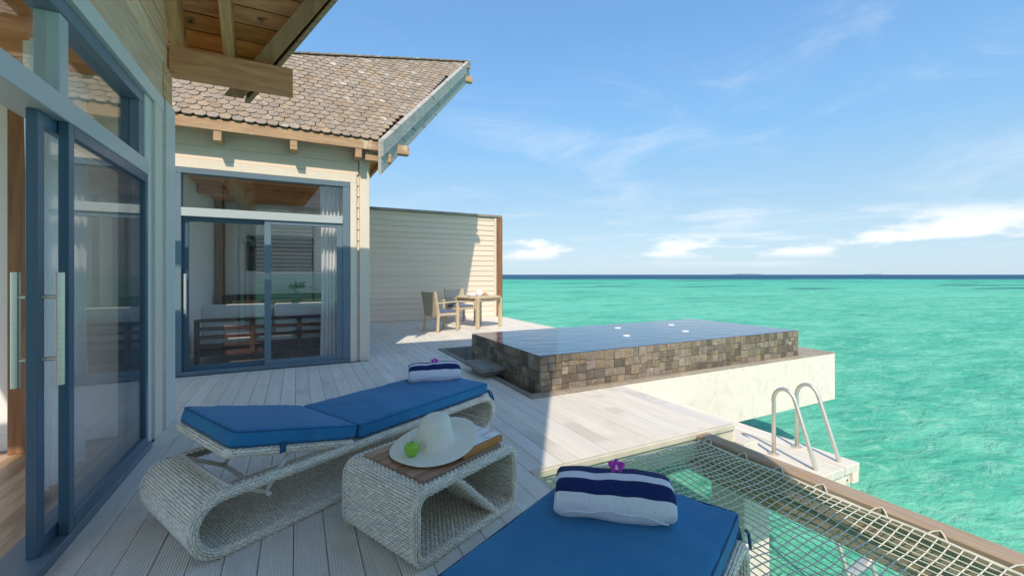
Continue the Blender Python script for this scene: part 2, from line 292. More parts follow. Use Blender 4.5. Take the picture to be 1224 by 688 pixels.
# ------------------------------------------------------------------ mesh helpers
def vadd(a, b, k=1.0): return (a[0] + b[0] * k, a[1] + b[1] * k, a[2] + b[2] * k)
class MB:
    def __init__(s): s.v = []; s.f = []; s.mi = []
    def add(s, vs, fs, mi=0):
        o = len(s.v); s.v += [tuple(p) for p in vs]; s.f += [tuple(i + o for i in f) for f in fs]; s.mi += [mi] * len(fs); return s
    def hexa(s, b, t, mi=0):    # bottom 4 and top 4 points, counter-clockwise from above
        return s.add(list(b) + list(t), [(3, 2, 1, 0), (4, 5, 6, 7), (0, 1, 5, 4), (1, 2, 6, 5), (2, 3, 7, 6), (3, 0, 4, 7)], mi)
    def box(s, x0, x1, y0, y1, z0, z1, mi=0):
        return s.hexa([(x0, y0, z0), (x1, y0, z0), (x1, y1, z0), (x0, y1, z0)], [(x0, y0, z1), (x1, y0, z1), (x1, y1, z1), (x0, y1, z1)], mi)
    def bar(s, a, b, w, h, up=(0, 0, 1), mi=0):
        a = Vector(a); b = Vector(b); d = (b - a).normalized(); sd = d.cross(Vector(up)).normalized(); u = sd.cross(d)
        P = lambda c, i, j: c + sd * (w / 2 * i) + u * (h / 2 * j)
        return s.hexa([P(a, -1, -1), P(a, 1, -1), P(b, 1, -1), P(b, -1, -1)], [P(a, -1, 1), P(a, 1, 1), P(b, 1, 1), P(b, -1, 1)], mi)
    def prism(s, poly, d, mi=0):
        n = len(poly); t = [vadd(p, d) for p in poly]
        return s.add(list(poly) + t, [tuple(range(n - 1, -1, -1)), tuple(range(n, 2 * n))] + [(i, (i + 1) % n, n + (i + 1) % n, n + i) for i in range(n)], mi)
    def tube(s, pts, r, n=8, closed=False, mi=0, cap=True):
        pts = [Vector(p) for p in pts]; m = len(pts); rr = r if isinstance(r, (list, tuple)) else [r] * m
        ref = None; vs = []
        for i, p in enumerate(pts):
            a = pts[i - 1] if (i > 0 or closed) else p; b = pts[(i + 1) % m] if (i < m - 1 or closed) else p
            d = (b - a).normalized()
            if ref is None: ref = Vector((0, 0, 1)) if abs(d.z) < 0.9 else Vector((1, 0, 0))
            x = (ref - d * ref.dot(d)).normalized(); y = d.cross(x); ref = x
            for k in range(n):
                an = 2 * math.pi * k / n; vs.append(p + (x * math.cos(an) + y * math.sin(an)) * rr[i])
        fs = []
        for i in range(m if closed else m - 1):
            j = (i + 1) % m
            for k in range(n): fs.append((i * n + k, i * n + (k + 1) % n, j * n + (k + 1) % n, j * n + k))
        if cap and not closed: fs += [tuple(range(n - 1, -1, -1)), tuple((m - 1) * n + k for k in range(n))]
        return s.add(vs, fs, mi)
    def lathe(s, prof, c=(0, 0, 0), n=24, mi=0, warp=None):
        vs = []
        for r, z in prof:
            for k in range(n):
                a = 2 * math.pi * k / n; p = (c[0] + r * math.cos(a), c[1] + r * math.sin(a), c[2] + z)
                vs.append(warp(p, r, a) if warp else p)
        fs = []
        for i in range(len(prof) - 1):
            for k in range(n): fs.append((i * n + k, i * n + (k + 1) % n, (i + 1) * n + (k + 1) % n, (i + 1) * n + k))
        return s.add(vs, fs, mi)
    def grid(s, f, nu, nv, mi=0):
        vs = [f(i / nu, j / nv) for i in range(nu + 1) for j in range(nv + 1)]
        fs = [(i * (nv + 1) + j, (i + 1) * (nv + 1) + j, (i + 1) * (nv + 1) + j + 1, i * (nv + 1) + j + 1) for i in range(nu) for j in range(nv)]
        return s.add(vs, fs, mi)
    def rbox(s, cx, cy, cz, lx, ly, lz, r, puff=0.0, seg=4, mid=8, mi=0, fn=None):
        def axis(h):
            e = [-h + r * (1 - math.cos(math.pi / 2 * k / seg)) * 1.0 for k in range(seg)]
            m = [-h + r + (2 * h - 2 * r) * k / mid for k in range(mid + 1)]
            return e + m + [-x for x in reversed(e)]
        ax, ay, az = axis(lx / 2), axis(ly / 2), axis(lz / 2)
        def pt(x, y, z):
            q = Vector((max(-lx / 2 + r, min(lx / 2 - r, x)), max(-ly / 2 + r, min(ly / 2 - r, y)), max(-lz / 2 + r, min(lz / 2 - r, z))))
            d = Vector((x, y, z)) - q
            if d.length > 1e-9: d = d.normalized() * r
            o = q + d
            if puff: o.z += math.copysign(puff, o.z) * (1 - (2 * o.x / lx) ** 2) * (1 - (2 * o.y / ly) ** 2) * min(1, abs(o.z) / (lz / 2) * 1.0)
            if puff:
                ed_ = max(abs(2 * o.x / lx), abs(2 * o.y / ly)) ** 6
                o.z += (0.0035 * mnoise.noise((o.x * 9, o.y * 5, lx)) + 0.006 * ed_ * mnoise.noise((o.x * 24, o.y * 24, lx * 3))) * (1 if o.z > 0 else 0.3)
                o.x += 0.004 * mnoise.noise((o.y * 14, o.z * 20, 2.0)); o.y += 0.004 * mnoise.noise((o.x * 14, o.z * 20, 5.0))
            o = o + Vector((cx, cy, cz))
            return fn(o) if fn else o
        idx = {}; vs = []
        def vid(x, y, z):
            k = (round(x, 6), round(y, 6), round(z, 6))
            if k not in idx: idx[k] = len(vs); vs.append(pt(x, y, z))
            return idx[k]
        fs = []
        for A, B, fx in ((ax, ay, lambda a, b, c: (a, b, c)), (ay, az, lambda a, b, c: (c, a, b)), (az, ax, lambda a, b, c: (b, c, a))):
            C = az if A is ax else (ax if A is ay else ay)
            for cst, flip in ((C[-1], False), (C[0], True)):
                for i in range(len(A) - 1):
                    for j in range(len(B) - 1):
                        q = [vid(*fx(A[i], B[j], cst)), vid(*fx(A[i + 1], B[j], cst)), vid(*fx(A[i + 1], B[j + 1], cst)), vid(*fx(A[i], B[j + 1], cst))]
                        fs.append(tuple(reversed(q)) if flip else tuple(q))
        return s.add(vs, fs, mi)
    def mesh(s, name, mats, smooth=False, bevel=0.0):
        me = bpy.data.meshes.new(name); me.from_pydata([tuple(p) for p in s.v], [], s.f)
        for m in (mats if isinstance(mats, (list, tuple)) else [mats]): me.materials.append(m)
        if any(s.mi): me.polygons.foreach_set('material_index', s.mi)
        bm = bmesh.new(); bm.from_mesh(me)
        if bevel: bmesh.ops.bevel(bm, geom=list(bm.edges), offset=bevel, segments=1, affect='EDGES', clamp_overlap=True)
        bmesh.ops.recalc_face_normals(bm, faces=bm.faces)
        bm.to_mesh(me); bm.free()
        if smooth: me.polygons.foreach_set('use_smooth', [True] * len(me.polygons))
        return me
    def build(s, name, mats, parent=None, smooth=False, bevel=0.0, local=False):
        o = bpy.data.objects.new(name, s.mesh(name, mats, smooth, bevel)); COL.objects.link(o)
        if parent: attach(o, parent, local)
        return o
def origin(p):
    v = Vector(p.location); q = p.parent
    while q: v += Vector(q.location); q = q.parent
    return v
def attach(o, parent, local=False):
    o.parent = parent
    if not local: o.location = -origin(parent)          # mesh was modelled in world coordinates
def thing(name, label, cat, loc=(0, 0, 0), rz=0.0, group=None):
    o = bpy.data.objects.new(name, None); COL.objects.link(o); o.location = loc; o.rotation_euler = (0, 0, rz); o.empty_display_size = 0.1
    tag(o, label, cat, group); return o
def tag(o, label, cat, group=None):
    o['label'] = label; o['category'] = cat; o['kind'] = 'thing'
    if group: o['group'] = group
    return o
def setting(o): o['kind'] = 'structure'; return o
def stuff(o): o['kind'] = 'stuff'; return o
def copy_tree(o, parent=None):
    c = o.copy(); COL.objects.link(c)
    if parent: c.parent = parent
    for ch in list(o.children): copy_tree(ch, c)
    return c

# ------------------------------------------------------------------ SETTING: sea, islands
WATER = -1.75
mb = MB(); rings = [0, 4, 9, 16, 28, 50, 90, 160, 300, 600, 1200, 3000, 8000, 20000, 50000]
n = 48
vs = [(0, 0, WATER)]; fs = []
for r in rings[1:]:
    vs += [(r * math.cos(2 * math.pi * k / n), r * math.sin(2 * math.pi * k / n), WATER) for k in range(n)]
for k in range(n): fs.append((0, 1 + k, 1 + (k + 1) % n))
for i in range(len(rings) - 2):
    for k in range(n):
        a = 1 + i * n + k; b = 1 + i * n + (k + 1) % n; fs.append((a, a + n, b + n, b))
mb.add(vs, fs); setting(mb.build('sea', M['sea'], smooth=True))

def island(px, wpx, hpx, D, tree_h):
    k = (px - 612) / 509; th = R(26.79)
    fx, fy = math.sin(th), math.cos(th); rx, ry = math.cos(th), -math.sin(th)
    w = wpx / 509 * D; h = hpx / 509 * D
    def f(u, v):
        a = (u - 0.5) * w; e = max(0.0, 1 - (2 * u - 1) ** 2) ** 0.5
        z = h * e * math.sin(math.pi * v) * (0.75 + 0.5 * mnoise.noise((u * 14, v * 3, px)))
        dd = D + (v - 0.5) * w * 0.4
        return (fx * dd + rx * (k * D + a), fy * dd + ry * (k * D + a), WATER - 1 + max(0, z))
    return setting(MB().grid(f, 40, 8).build('island', M['island'], smooth=True))
island(893, 38, 1.7, 9000, 0); island(1043, 24, 1.1, 12000, 0)

# ------------------------------------------------------------------ SETTING: deck of grooved boards
deck = bpy.data.objects.new('deck', None); COL.objects.link(deck); setting(deck)
deck.location = (0, 0, -0.03)
def plank_y(x0, x1, y0, y1):
    MB().box(x0, x1, y0, y1, -0.028, 0.0).build('plank', M['deck'], deck, bevel=0.0018)
PW = 0.145; GAP = 0.0035
x = -2.2
def spans(xm):
    if xm < -1.0: return [(4.86, 6.70)]
    if xm < 0.97: return [(-0.2, 6.70)]
    if xm < 1.37: return [(-0.2, 11.98)]
    if xm < 2.19: return [(2.47, 11.98)]
    if xm < 3.39: return [(2.47, 3.875), (7.21, 11.98)]
    return [(7.21, 11.98)]
edges = [-2.2]
for stop in (-1.0, 0.97, 1.37, 2.19, 3.39, 5.65):
    a = edges[-1]; k = max(1, round((stop - a) / PW))
    edges += [a + (stop - a) * (i + 1) / k for i in range(k)]
for a, b in zip(edges, edges[1:]):
    for y0, y1 in spans((a + b) / 2):
        cuts = [y0]
        if y1 - y0 > 5:
            t = y0 + random.uniform(1.6, 4.2)
            while t < y1 - 1.2: cuts.append(t); t += random.choice((3.6, 3.9, 4.2))
        cuts.append(y1)
        for c0, c1 in zip(cuts, cuts[1:]):
            plank_y(a + GAP / 2, b - GAP / 2, c0 + 0.0015, c1 - 0.0015)
ub = MB()
for a_, b_, c_, d_ in ((-2.2, 1.365, -0.3, 6.9), (0.97, 2.19, 2.47, 12.0), (2.19, 3.38, 2.47, 3.85), (2.19, 5.63, 7.22, 12.0)):
    ub.box(a_, b_, c_, d_, -0.052 - 0.002 * len(ub.f) / 6, -0.034 - 0.002 * len(ub.f) / 6)
ub.build('gap_backing', M['grout_backing'], deck)  # dark sheet added below the boards, stands in for shade in the gaps
# nosing and fascia along the net opening, bearers below
MB().box(1.375, 3.395, 2.425, 2.466, -0.045, 0.004).build('nosing', M['nosing'], deck, bevel=0.006)
MB().box(1.40, 3.39, 2.445, 2.475, -0.20, -0.05).build('fascia_board', M['nosing'], deck, bevel=0.003)
MB().box(3.393, 3.42, 2.445, 3.87, -0.16, -0.004).build('fascia_board', M['trim'], deck, bevel=0.003)
MB().box(1.372, 1.395, -0.2, 2.42, -0.16, -0.004).build('fascia_board', M['nosing'], deck, bevel=0.003)
MB().box(5.655, 5.69, 7.21, 12.1, -0.20, -0.004).build('fascia_board', M['nosing'], deck, bevel=0.003)
for xx in (-0.6, 0.4, 1.2):
    MB().box(xx - 0.04, xx + 0.04, -0.1, 11.9 if xx > 1 else 6.6, -0.24, -0.034).build('joist', M['beamy'], deck)
MB().box(2.3, 2.38, 2.5, 3.8, -0.24, -0.034).build('joist', M['beamy'], deck)
MB().box(2.9, 2.98, 2.5, 3.8, -0.24, -0.034).build('joist', M['beamy'], deck)
for xx, yy in ((0.0, 1.2), (1.1, 2.2), (1.3, 5.2), (2.4, 9.5), (5.0, 9.5), (3.0, 3.4), (5.0, 7.6)):
    MB().box(xx - 0.16, xx + 0.16, yy - 0.16, yy + 0.16, -3.4, -0.245).build('deck_pile', M['concrete'], deck, bevel=0.01)

# ------------------------------------------------------------------ VILLA NEAR (left): wall in the plane x = -1.03
WX = -1.03
va = thing('villa', 'near villa on the left with wooden eaves, timber gable boards and an open glass door', 'villa', (-1.1, 2.4, 0))
EA_Y, EA_Z, TA = 5.31, 3.286, 1.10          # far eave of its roof (soffit plane) and pitch
RIDGE_A = 2.50
def PA(x, q, h=0.0):                        # point on the far slope, q metres in from the eave, h along the normal
    nrm = Vector((0, TA, 1)).normalized()
    return (x, EA_Y - q + nrm.y * h, EA_Z + TA * q + nrm.z * h)
def PA2(x, q, h=0.0):                       # near slope
    nrm = Vector((0, -TA, 1)).normalized()
    return (x, -0.31 + q + nrm.y * h, EA_Z + TA * q + nrm.z * h)
QT = EA_Y - RIDGE_A
def rakeA(q): return -0.43 + (2.42 + 0.43) * q / QT
def rakeA2(q): return 0.05 + (2.42 - 0.05) * q / QT
# soffit planks (run along x), far slope
pq = 0.105; q = 0.0
while q < QT - 0.02:
    q1 = min(q + pq - 0.006, QT)
    MB().hexa([PA(-1.10, q), PA(rakeA(q) - 0.01, q), PA(rakeA(q1) - 0.03, q1), PA(-1.10, q1)],
              [PA(-1.10, q, 0.02), PA(rakeA(q) - 0.01, q, 0.02), PA(rakeA(q1) - 0.03, q1, 0.02), PA(-1.10, q1, 0.02)]).build('soffit_plank', M['soffit'], va, bevel=0.003)
    q += pq
# roof shell
rf = MB()
rf.hexa([PA(-2.9, -0.02, 0.021), PA(rakeA(-0.02), -0.02, 0.021), PA(rakeA(QT), QT, 0.021), PA(-2.9, QT, 0.021)],
        [PA(-2.9, -0.02, 0.11), PA(rakeA(-0.02), -0.02, 0.11), PA(rakeA(QT), QT, 0.11), PA(-2.9, QT, 0.11)])
e_ = -0.035; rf.hexa([PA2(-2.9, e_), PA2(-2.9, QT), PA2(rakeA2(QT), QT), PA2(rakeA2(0), e_)], [PA2(-2.9, e_, 0.11), PA2(-2.9, QT, 0.11), PA2(rakeA2(QT), QT, 0.11), PA2(rakeA2(0), e_, 0.11)])
rf.build('roof', M['roofdeck'], va)
# barge boards, rafters and purlin
def bargeA(P, rk, name, m):
    b = MB(); a0, a1 = -0.06, QT
    b.hexa([P(rk(a0) - 0.17, a0 + 0.05, -0.27), P(rk(a0) - 0.002, a0 + 0.05, -0.27), P(rk(a1) - 0.002, a1, -0.27), P(rk(a1) - 0.17, a1, -0.27)],
           [P(rk(a0) - 0.17, a0, -0.002), P(rk(a0) - 0.002, a0, -0.002), P(rk(a1) - 0.002, a1, -0.002), P(rk(a1) - 0.17, a1, -0.002)])
    o_ = b.build(name, m, va, bevel=0.005)
    c = MB(); c.hexa([P(rk(a0), a0, -0.20), P(rk(a0) + 0.05, a0, -0.20), P(rk(a1) + 0.05, a1, -0.20), P(rk(a1), a1, -0.20)],
           [P(rk(a0), a0, 0.12), P(rk(a0) + 0.05, a0, 0.12), P(rk(a1) + 0.05, a1, 0.12), P(rk(a1), a1, 0.12)])
    c.build('barge_trim', M['fascia'], va, bevel=0.004)  # paler strip carries the lit outer edge of the barge in its colour
    return o_
bargeA(PA, rakeA, 'barge_board', [M['barge_dk']])
bargeA(PA2, rakeA2, 'barge_board', [M['barge_dk']])
for xr in (-0.585, -0.985):
    MB().hexa([PA(xr - 0.045, 0.10, -0.25), PA(xr + 0.045, 0.10, -0.25), PA(xr + 0.045, QT - 0.1, -0.25), PA(xr - 0.045, QT - 0.1, -0.25)],
              [PA(xr - 0.045, 0.02, -0.002), PA(xr + 0.045, 0.02, -0.002), PA(xr + 0.045, QT - 0.1, -0.002), PA(xr - 0.045, QT - 0.1, -0.002)]).build('rafter', M['beamy'], va, bevel=0.004)
MB().box(-1.02, -0.036, 4.75, 4.90, 3.10, 3.34).build('purlin', M['beamx'], va, bevel=0.006)
# gable: horizontal natural boards
def ytop(z): return EA_Y - (z - EA_Z) / TA if z > EA_Z else 4.80
def ylow(z): return -0.31 + (z - EA_Z) / TA if z > EA_Z else -0.25
zz = 2.775
for hgt in (0.34, 0.20, 0.20, 0.20, 0.20, 0.20, 0.20, 0.2, 0.2, 0.2, 0.2, 0.2):
    z1 = zz + hgt - 0.017
    ya0, ya1 = min(4.80, ytop(zz) - 0.01), min(4.80, ytop(z1) - 0.01); yb0, yb1 = max(-0.25, ylow(zz) + 0.01), max(-0.25, ylow(z1) + 0.01)
    if ya1 - yb1 < 0.1: break
    t = 0.022 if hgt > 0.3 else 0.0
    MB().prism([(WX + t - 0.05, yb0, zz), (WX + t - 0.05, ya0, zz), (WX + t - 0.05, ya1, z1), (WX + t - 0.05, yb1, z1)], (0.05, 0, 0)).build('gable_board', M['pine'], va, bevel=0.004)
    zz += hgt
pl = MB().box(WX + 0.023, WX + 0.029, 4.52, 4.79, 2.80, 3.09).build('fixing_plate', M['pine'], va)
for by, bz in ((4.58, 2.88), (4.72, 2.88), (4.58, 3.0), (4.72, 3.0)):
    MB().lathe([(0.0, 0.012), (0.014, 0.010), (0.016, 0.0)], n=10).build('bolt', M['steel'], va, local=True)
    o = bpy.context.scene.objects[-1] if False else COL.objects[-1]
    o.location = Vector((WX + 0.029, by, bz)) - origin(va); o.rotation_euler = (0, R(90), 0)
MB().prism([(WX - 0.07, -0.2, 2.78), (WX - 0.07, 4.79, 2.78), (WX - 0.07, 4.79, 3.4), (WX - 0.07, RIDGE_A, 5.9), (WX - 0.07, -0.2, 3.2)], (0.018, 0, 0)).build('gable_gap_backing', M['dark_wood'], va)  # added near-black backing, makes the gaps between gable boards look shaded
# window frame
Y0, Y1 = 0.30, 4.10
fr = MB()
fr.box(WX - 0.12, WX, Y1 - 0.09, Y1, 0.05, 2.58); fr.box(WX - 0.12, WX, Y0, Y0 + 0.09, 0.05, 2.58)
fr.box(WX - 0.12, WX + 0.002, Y0, Y1, 2.58, 2.66); fr.box(WX - 0.14, WX + 0.055, Y0, Y1, 0.0, 0.05)
fr.build('window_frame', M['frame'], va, bevel=0.004)
MB().box(WX - 0.115, WX + 0.054, Y0 + 0.09, Y1 - 0.09, 2.032, 2.14).build('transom', M['frame_lit'], va, bevel=0.004)
for ym in (2.90, 1.60):
    MB().box(WX - 0.10, WX - 0.005, ym - 0.045, ym + 0.045, 2.14, 2.58).build('mullion', M['frame_lit'], va, bevel=0.004)
for a, b in ((0.39, 1.555), (1.645, 2.855), (2.945, 4.01)):
    MB().box(WX - 0.06, WX - 0.054, a, b, 2.14, 2.58).build('transom_glass', M['glass'], va)
def door_leaf(par, plane, a0, a1, xi, name, axis, zt=2.03, st=0.075, handle=None):
    """sliding leaf: a stile-and-rail frame, glass and pull handles. axis 'y' lies in a plane x=const, axis 'x' in y=const"""
    def bx(m, u0, u1, z0, z1, d0, d1):
        if axis == 'y': m.box(plane + d0, plane + d1, u0, u1, z0, z1)
        else: m.box(u0, u1, plane + d0, plane + d1, z0, z1)
    f = MB()
    bx(f, a0, a0 + st, 0.05, zt, -0.02, 0.02); bx(f, a1 - st, a1, 0.05, zt, -0.02, 0.02)
    bx(f, a0 + st, a1 - st, 0.05, 0.05 + 0.07, -0.02, 0.02); bx(f, a0 + st, a1 - st, zt - 0.06, zt, -0.02, 0.02)
    leaf = f.build(name, M['frame_shaded'] if handle is not None or axis == 'y' else M['frame'], par, bevel=0.003)
    g = MB(); bx(g, a0 + st, a1 - st, 0.12, zt - 0.06, -0.003, 0.003)
    o = g.build('glass', M['glass']); o.parent = leaf
    if handle is not None:
        for sd in (1, -1):
            hb = MB(); u = handle; dd = sd * (0.078 if sd == (1 if axis == 'y' else -1) else 0.066)
            pt = (lambda d, z: (plane + d, u, z)) if axis == 'y' else (lambda d, z: (u, plane + d, z))
            hb.tube([pt(dd, 0.80), pt(dd, 1.31)], 0.0155, 14)
            hb.tube([pt(sd * 0.018, 0.92), pt(dd, 0.92)], 0.009, 10); hb.tube([pt(sd * 0.018, 1.20), pt(dd, 1.20)], 0.009, 10)
            h = hb.build('handle', M['steel'], smooth=False, bevel=0); h.parent = leaf
    return leaf
door_leaf(va, WX - 0.012, 2.622, 3.90, 0, 'sliding_door', 'y', handle=2.662, st=0.058)
door_leaf(va, WX + 0.031, 2.79, 4.01, 0, 'fixed_panel', 'y', st=0.056)
MB().box(WX - 0.02, WX - 0.005, 2.70, 2.74, 0.055, 0.09).build('door_stop', M['black'], va)
# trims
MB().box(WX - 0.10, WX + 0.035, -0.25, 4.50, 2.66, 2.772).build('header_trim', M['trim_blue'], va, bevel=0.004)
MB().box(WX - 0.10, WX + 0.012, 4.103, 4.26, 0.0, 2.658).build('door_trim', M['trim_blue'], va, bevel=0.004)
MB().box(WX - 0.10, WX + 0.035, 4.263, 4.46, 0.0, 2.658).build('door_trim', M['trim'], va, bevel=0.004)
for k in range(17):
    z0 = k * 0.16; 
    MB().prism([(WX - 0.05, 4.463, z0 + 0.002), (WX + 0.028, 4.463, z0 + 0.002), (WX + 0.010, 4.463, min(z0 + 0.16, 2.70)), (WX - 0.05, 4.463, min(z0 + 0.16, 2.70))], (0, 0.05, 0)).build('siding_board', M['siding'], va)
MB().box(WX - 0.10, WX + 0.05, 4.515, 4.80, 0.0, 2.772).build('corner_board', M['trim_blue'], va, bevel=0.005)
for k in range(17): MB().prism([(WX - 0.05, -0.30, k * 0.158 + 0.002), (WX + 0.012, -0.30, k * 0.158 + 0.002), (WX - 0.004, -0.30, k * 0.158 + 0.157), (WX - 0.05, -0.30, k * 0.158 + 0.157)], (0, 0.595, 0)).build('siding_board', M['siding'], va)
# room behind: walls, floor, column
wl_ = MB()
wl_.box(-4.1, WX - 0.12, 4.47, 4.79, 0.0, 3.2)
wl_.box(-2.3, WX - 0.06, -0.36, -0.305, 0.0, 3.2); wl_.build('room_wall', M['white'], va)
MB().box(-4.1, WX - 0.14, 4.445, 4.47, 0.01, 0.12).build('skirting_board', M['pot'], va, bevel=0.003)
xx = -4.1
while xx < WX - 0.16:
    x1 = min(xx + 0.19, WX - 0.145); MB().box(xx, x1 - 0.002, -0.2, 4.44, -0.03, 0.008).build('floor_board', M['floor_in'], va); xx += 0.19
MB().box(-2.9, WX - 0.12, -0.25, 4.47, 2.86, 2.90).build('ceiling', M['soffit'], va)
for yy in (1.0, 2.2, 3.4): MB().box(-4.1, WX - 0.125, yy - 0.07, yy + 0.07, 2.70, 2.858).build('ceiling_beam', M['beamx'], va, bevel=0.005)
MB().box(-1.85, -1.75, 4.34, 4.444, 0.008, 2.858).build('column', M['post'], va, bevel=0.006)
ls = thing('louvre_screen', 'pale louvred privacy screen mirrored in the glass doors of the back villa', 'screen', (0.4, -0.4, 0))
zz = 0.06
while zz < 3.14:
    MB().hexa([(-1.09, -0.455, zz - 0.012), (1.80, -0.455, zz - 0.012), (1.80, -0.355, zz), (-1.09, -0.355, zz)], [(-1.09, -0.455, zz + 0.003), (1.80, -0.455, zz + 0.003), (1.80, -0.355, zz + 0.015), (-1.09, -0.355, zz + 0.015)]).build('slat', M['pot'], ls)
    zz += 0.112
for x in (-1.16, 0.40, 1.80): MB().box(x, x + 0.07, -0.46, -0.35, 0.0, 3.29).build('post', M['pot'], ls)
MB().box(-1.09, 1.80, -0.45, -0.36, 3.16, 3.28).build('top_rail', M['pot'], ls)
def curtain(x0, x1, y0, y1, z0, z1, waves, amp, label, axis):
    def f(u, v):
        a = amp * math.sin(u * waves * 2 * math.pi) * (0.6 + 0.4 * v) + 0.3 * amp * math.sin(u * waves * 4.7 + 2 * v)
        pin = 1 - 0.10 * math.sin(math.pi * min(1, v * 1.1))
        if axis == 'y': return (x0 + a, y0 + (y1 - y0) * (0.5 + (u - 0.5) * pin), z0 + (z1 - z0) * v)
        return (x0 + (x1 - x0) * (0.5 + (u - 0.5) * pin), y0 + a, z0 + (z1 - z0) * v)
    o = MB().grid(f, waves * 10, 14).build('curtain', M['curtain'], smooth=True)
    return tag(o, label, 'curtain', 'sheer white curtains')
curtain(-1.32, 0, 3.28, 4.0, 0.03, 2.6, 8, 0.035, 'sheer white curtain behind the fixed glass of the near villa door', 'y')

# ------------------------------------------------------------------ VILLA BACK: wall in the plane y = 6.78
WY = 6.78
vb = thing('villa', 'back villa facing the camera with shingled prow roof and glazed sliding doors', 'villa', (-0.3, 9.0, 0))
EY, EZ, TB, QB = 6.55, 3.287, 1.047, 2.81
nB = Vector((0, -TB, 1)).normalized()
def PB(x, q, h=0.0): return (x, EY + q + nB.y * h, EZ + TB * q + nB.z * h)
def rakeB(q): return 1.14 + (3.55 - 1.14) * q / QB
def ridgeB(x): return QB - 0.307 * (3.55 - x)
XL = -2.9
# roof shell of the front slope
rs = MB()
poly = [(XL, 0), (rakeB(0), 0), (3.55, QB), (XL, ridgeB(XL))]
rs.hexa([PB(x, q, -0.06) for x, q in poly], [PB(x, q, -0.004) for x, q in poly])
TIP = Vector(PB(3.55, QB)); RL = Vector(PB(XL, ridgeB(XL)))
BR = Vector((1.14, 12.17, EZ)); BL = Vector((XL, 12.17, EZ))
def SB(a, w, h=0.0):
    p = (RL.lerp(BL, w)).lerp(TIP.lerp(BR, w), a); nn = Vector((0, TB, 1)).normalized(); return p + nn * h
N = 10
for i in range(N):
    w0, w1 = i / N, (i + 1) / N
    rs.hexa([SB(0, w0, -0.06), SB(1, w0, -0.06), SB(1, w1, -0.06), SB(0, w1, -0.06)], [SB(0, w0, -0.004), SB(1, w0, -0.004), SB(1, w1, -0.004), SB(0, w1, -0.004)])
rs.build('roof', M['roofdeck'], vb)
for i in range(28):
    w0, w1 = i / 28, (i + 0.96) / 28
    MB().hexa([SB(0.58, w0, -0.085), SB(0.995, w0, -0.085), SB(0.995, w1, -0.085), SB(0.58, w1, -0.085)],
              [SB(0.58, w0, -0.063), SB(0.995, w0, -0.063), SB(0.995, w1, -0.063), SB(0.58, w1, -0.063)]).build('soffit_plank', M['soffit'], vb, bevel=0.003)
# shingles
sw_, ex = 0.132, 0.124
sh = MB(); T = 0.016
hexp = [(-sw_ / 2 + 0.003, 0.18), (-sw_ / 2 + 0.003, 0.045), (-sw_ / 4, 0.0), (sw_ / 4, 0.0), (sw_ / 2 - 0.003, 0.045), (sw_ / 2 - 0.003, 0.18)]
sh.prism([(a, b, 0) for a, b in hexp], (0, 0, T)); shm = sh.mesh('shingle', M['shingle'])
sl = math.sqrt(1 + TB * TB)
up = Vector((0, 1, TB)).normalized()
basis = Matrix((Vector((1, 0, 0)), up, nB)).transposed().to_4x4()
cand = []; row = 0
while True:
    d = -0.035 + row * ex
    q = d / sl
    if q > QB: break
    xo = (row % 2) * sw_ / 2
    k = 0
    while True:
        xc = XL + 0.1 + xo + k * sw_; k += 1
        if xc > rakeB(max(0, q)) - 0.005: break
        if q > ridgeB(xc) - 0.06: continue
        cand.append((xc, q, row))
    row += 1
def shingle_matrix(xc, q):
    tl = Matrix.Rotation(R(-5.0) + random.uniform(-.012, .02), 4, 'X') @ Matrix.Rotation(random.uniform(-.03, .03), 4, 'Z')
    m = basis @ tl; p = PB(xc + random.uniform(-.004, .004), q, 0.024 + random.uniform(0, .004)); m.translation = Vector(p)
    return m
vis = []
for xc, q, r_ in cand:
    p = PB(xc, q); th = R(26.79); dd = p[0] * math.sin(th) + p[1] * math.cos(th); rr_ = p[0] * math.cos(th) - p[1] * math.sin(th)
    px = 612 + 509 * rr_ / dd
    vis.append((px > 205, dd, xc, q))
vis.sort(key=lambda t: (not t[0], t[1]))
rest = MB()
for i, (ok, dd, xc, q) in enumerate(vis):
    m = shingle_matrix(xc, q)
    if i < 298 and ok:
        o = bpy.data.objects.new('shingle', shm); COL.objects.link(o); o.parent = vb
        m.translation = m.translation - origin(vb); o.matrix_local = m
    else:
        rest.add([m @ Vector(v) for v in sh.v], sh.f)
stuff(rest.build('shingle_field', M['shingle'], vb))
# ridge capping
rc = MB(); 
for i in range(40):
    a = i / 40; p = RL.lerp(TIP, a); p2 = RL.lerp(TIP, a + 1.15 / 40)
    rc.bar(p + Vector((0, 0.01, 0.035)), p2 + Vector((0, 0.01, 0.042)), 0.16, 0.022)
rc.build('ridge_cap', M['shingle'], vb)
# barge board along the rake
bb = MB(); k0, k1 = -0.10, QB + 0.02
def rk(q, dx, h): return PB(rakeB(q) + dx, q, h)
def rv(q, dx, dz): return vadd(PB(rakeB(q) + dx, q), (0, 0, dz))
bb.hexa([rv(k0, 0.005, -0.42), rv(k0, 0.05, -0.42), rv(k1, 0.05, -0.40), rv(k1, 0.005, -0.40)], [rv(k0, 0.005, 0.085), rv(k0, 0.05, 0.085), rv(k1, 0.05, 0.085), rv(k1, 0.005, 0.085)])
bb.build('barge_board', M['barge'], vb, bevel=0.004)
bt = MB(); bt.hexa([rv(k0, 0.052, -0.15), rv(k0, 0.08, -0.15), rv(k1, 0.08, -0.14), rv(k1, 0.052, -0.14)], [rv(k0, 0.052, 0.085), rv(k0, 0.08, 0.085), rv(k1, 0.08, 0.09), rv(k1, 0.052, 0.09)])
bt.build('barge_trim', M['barge'], vb, bevel=0.003)
b2 = MB()
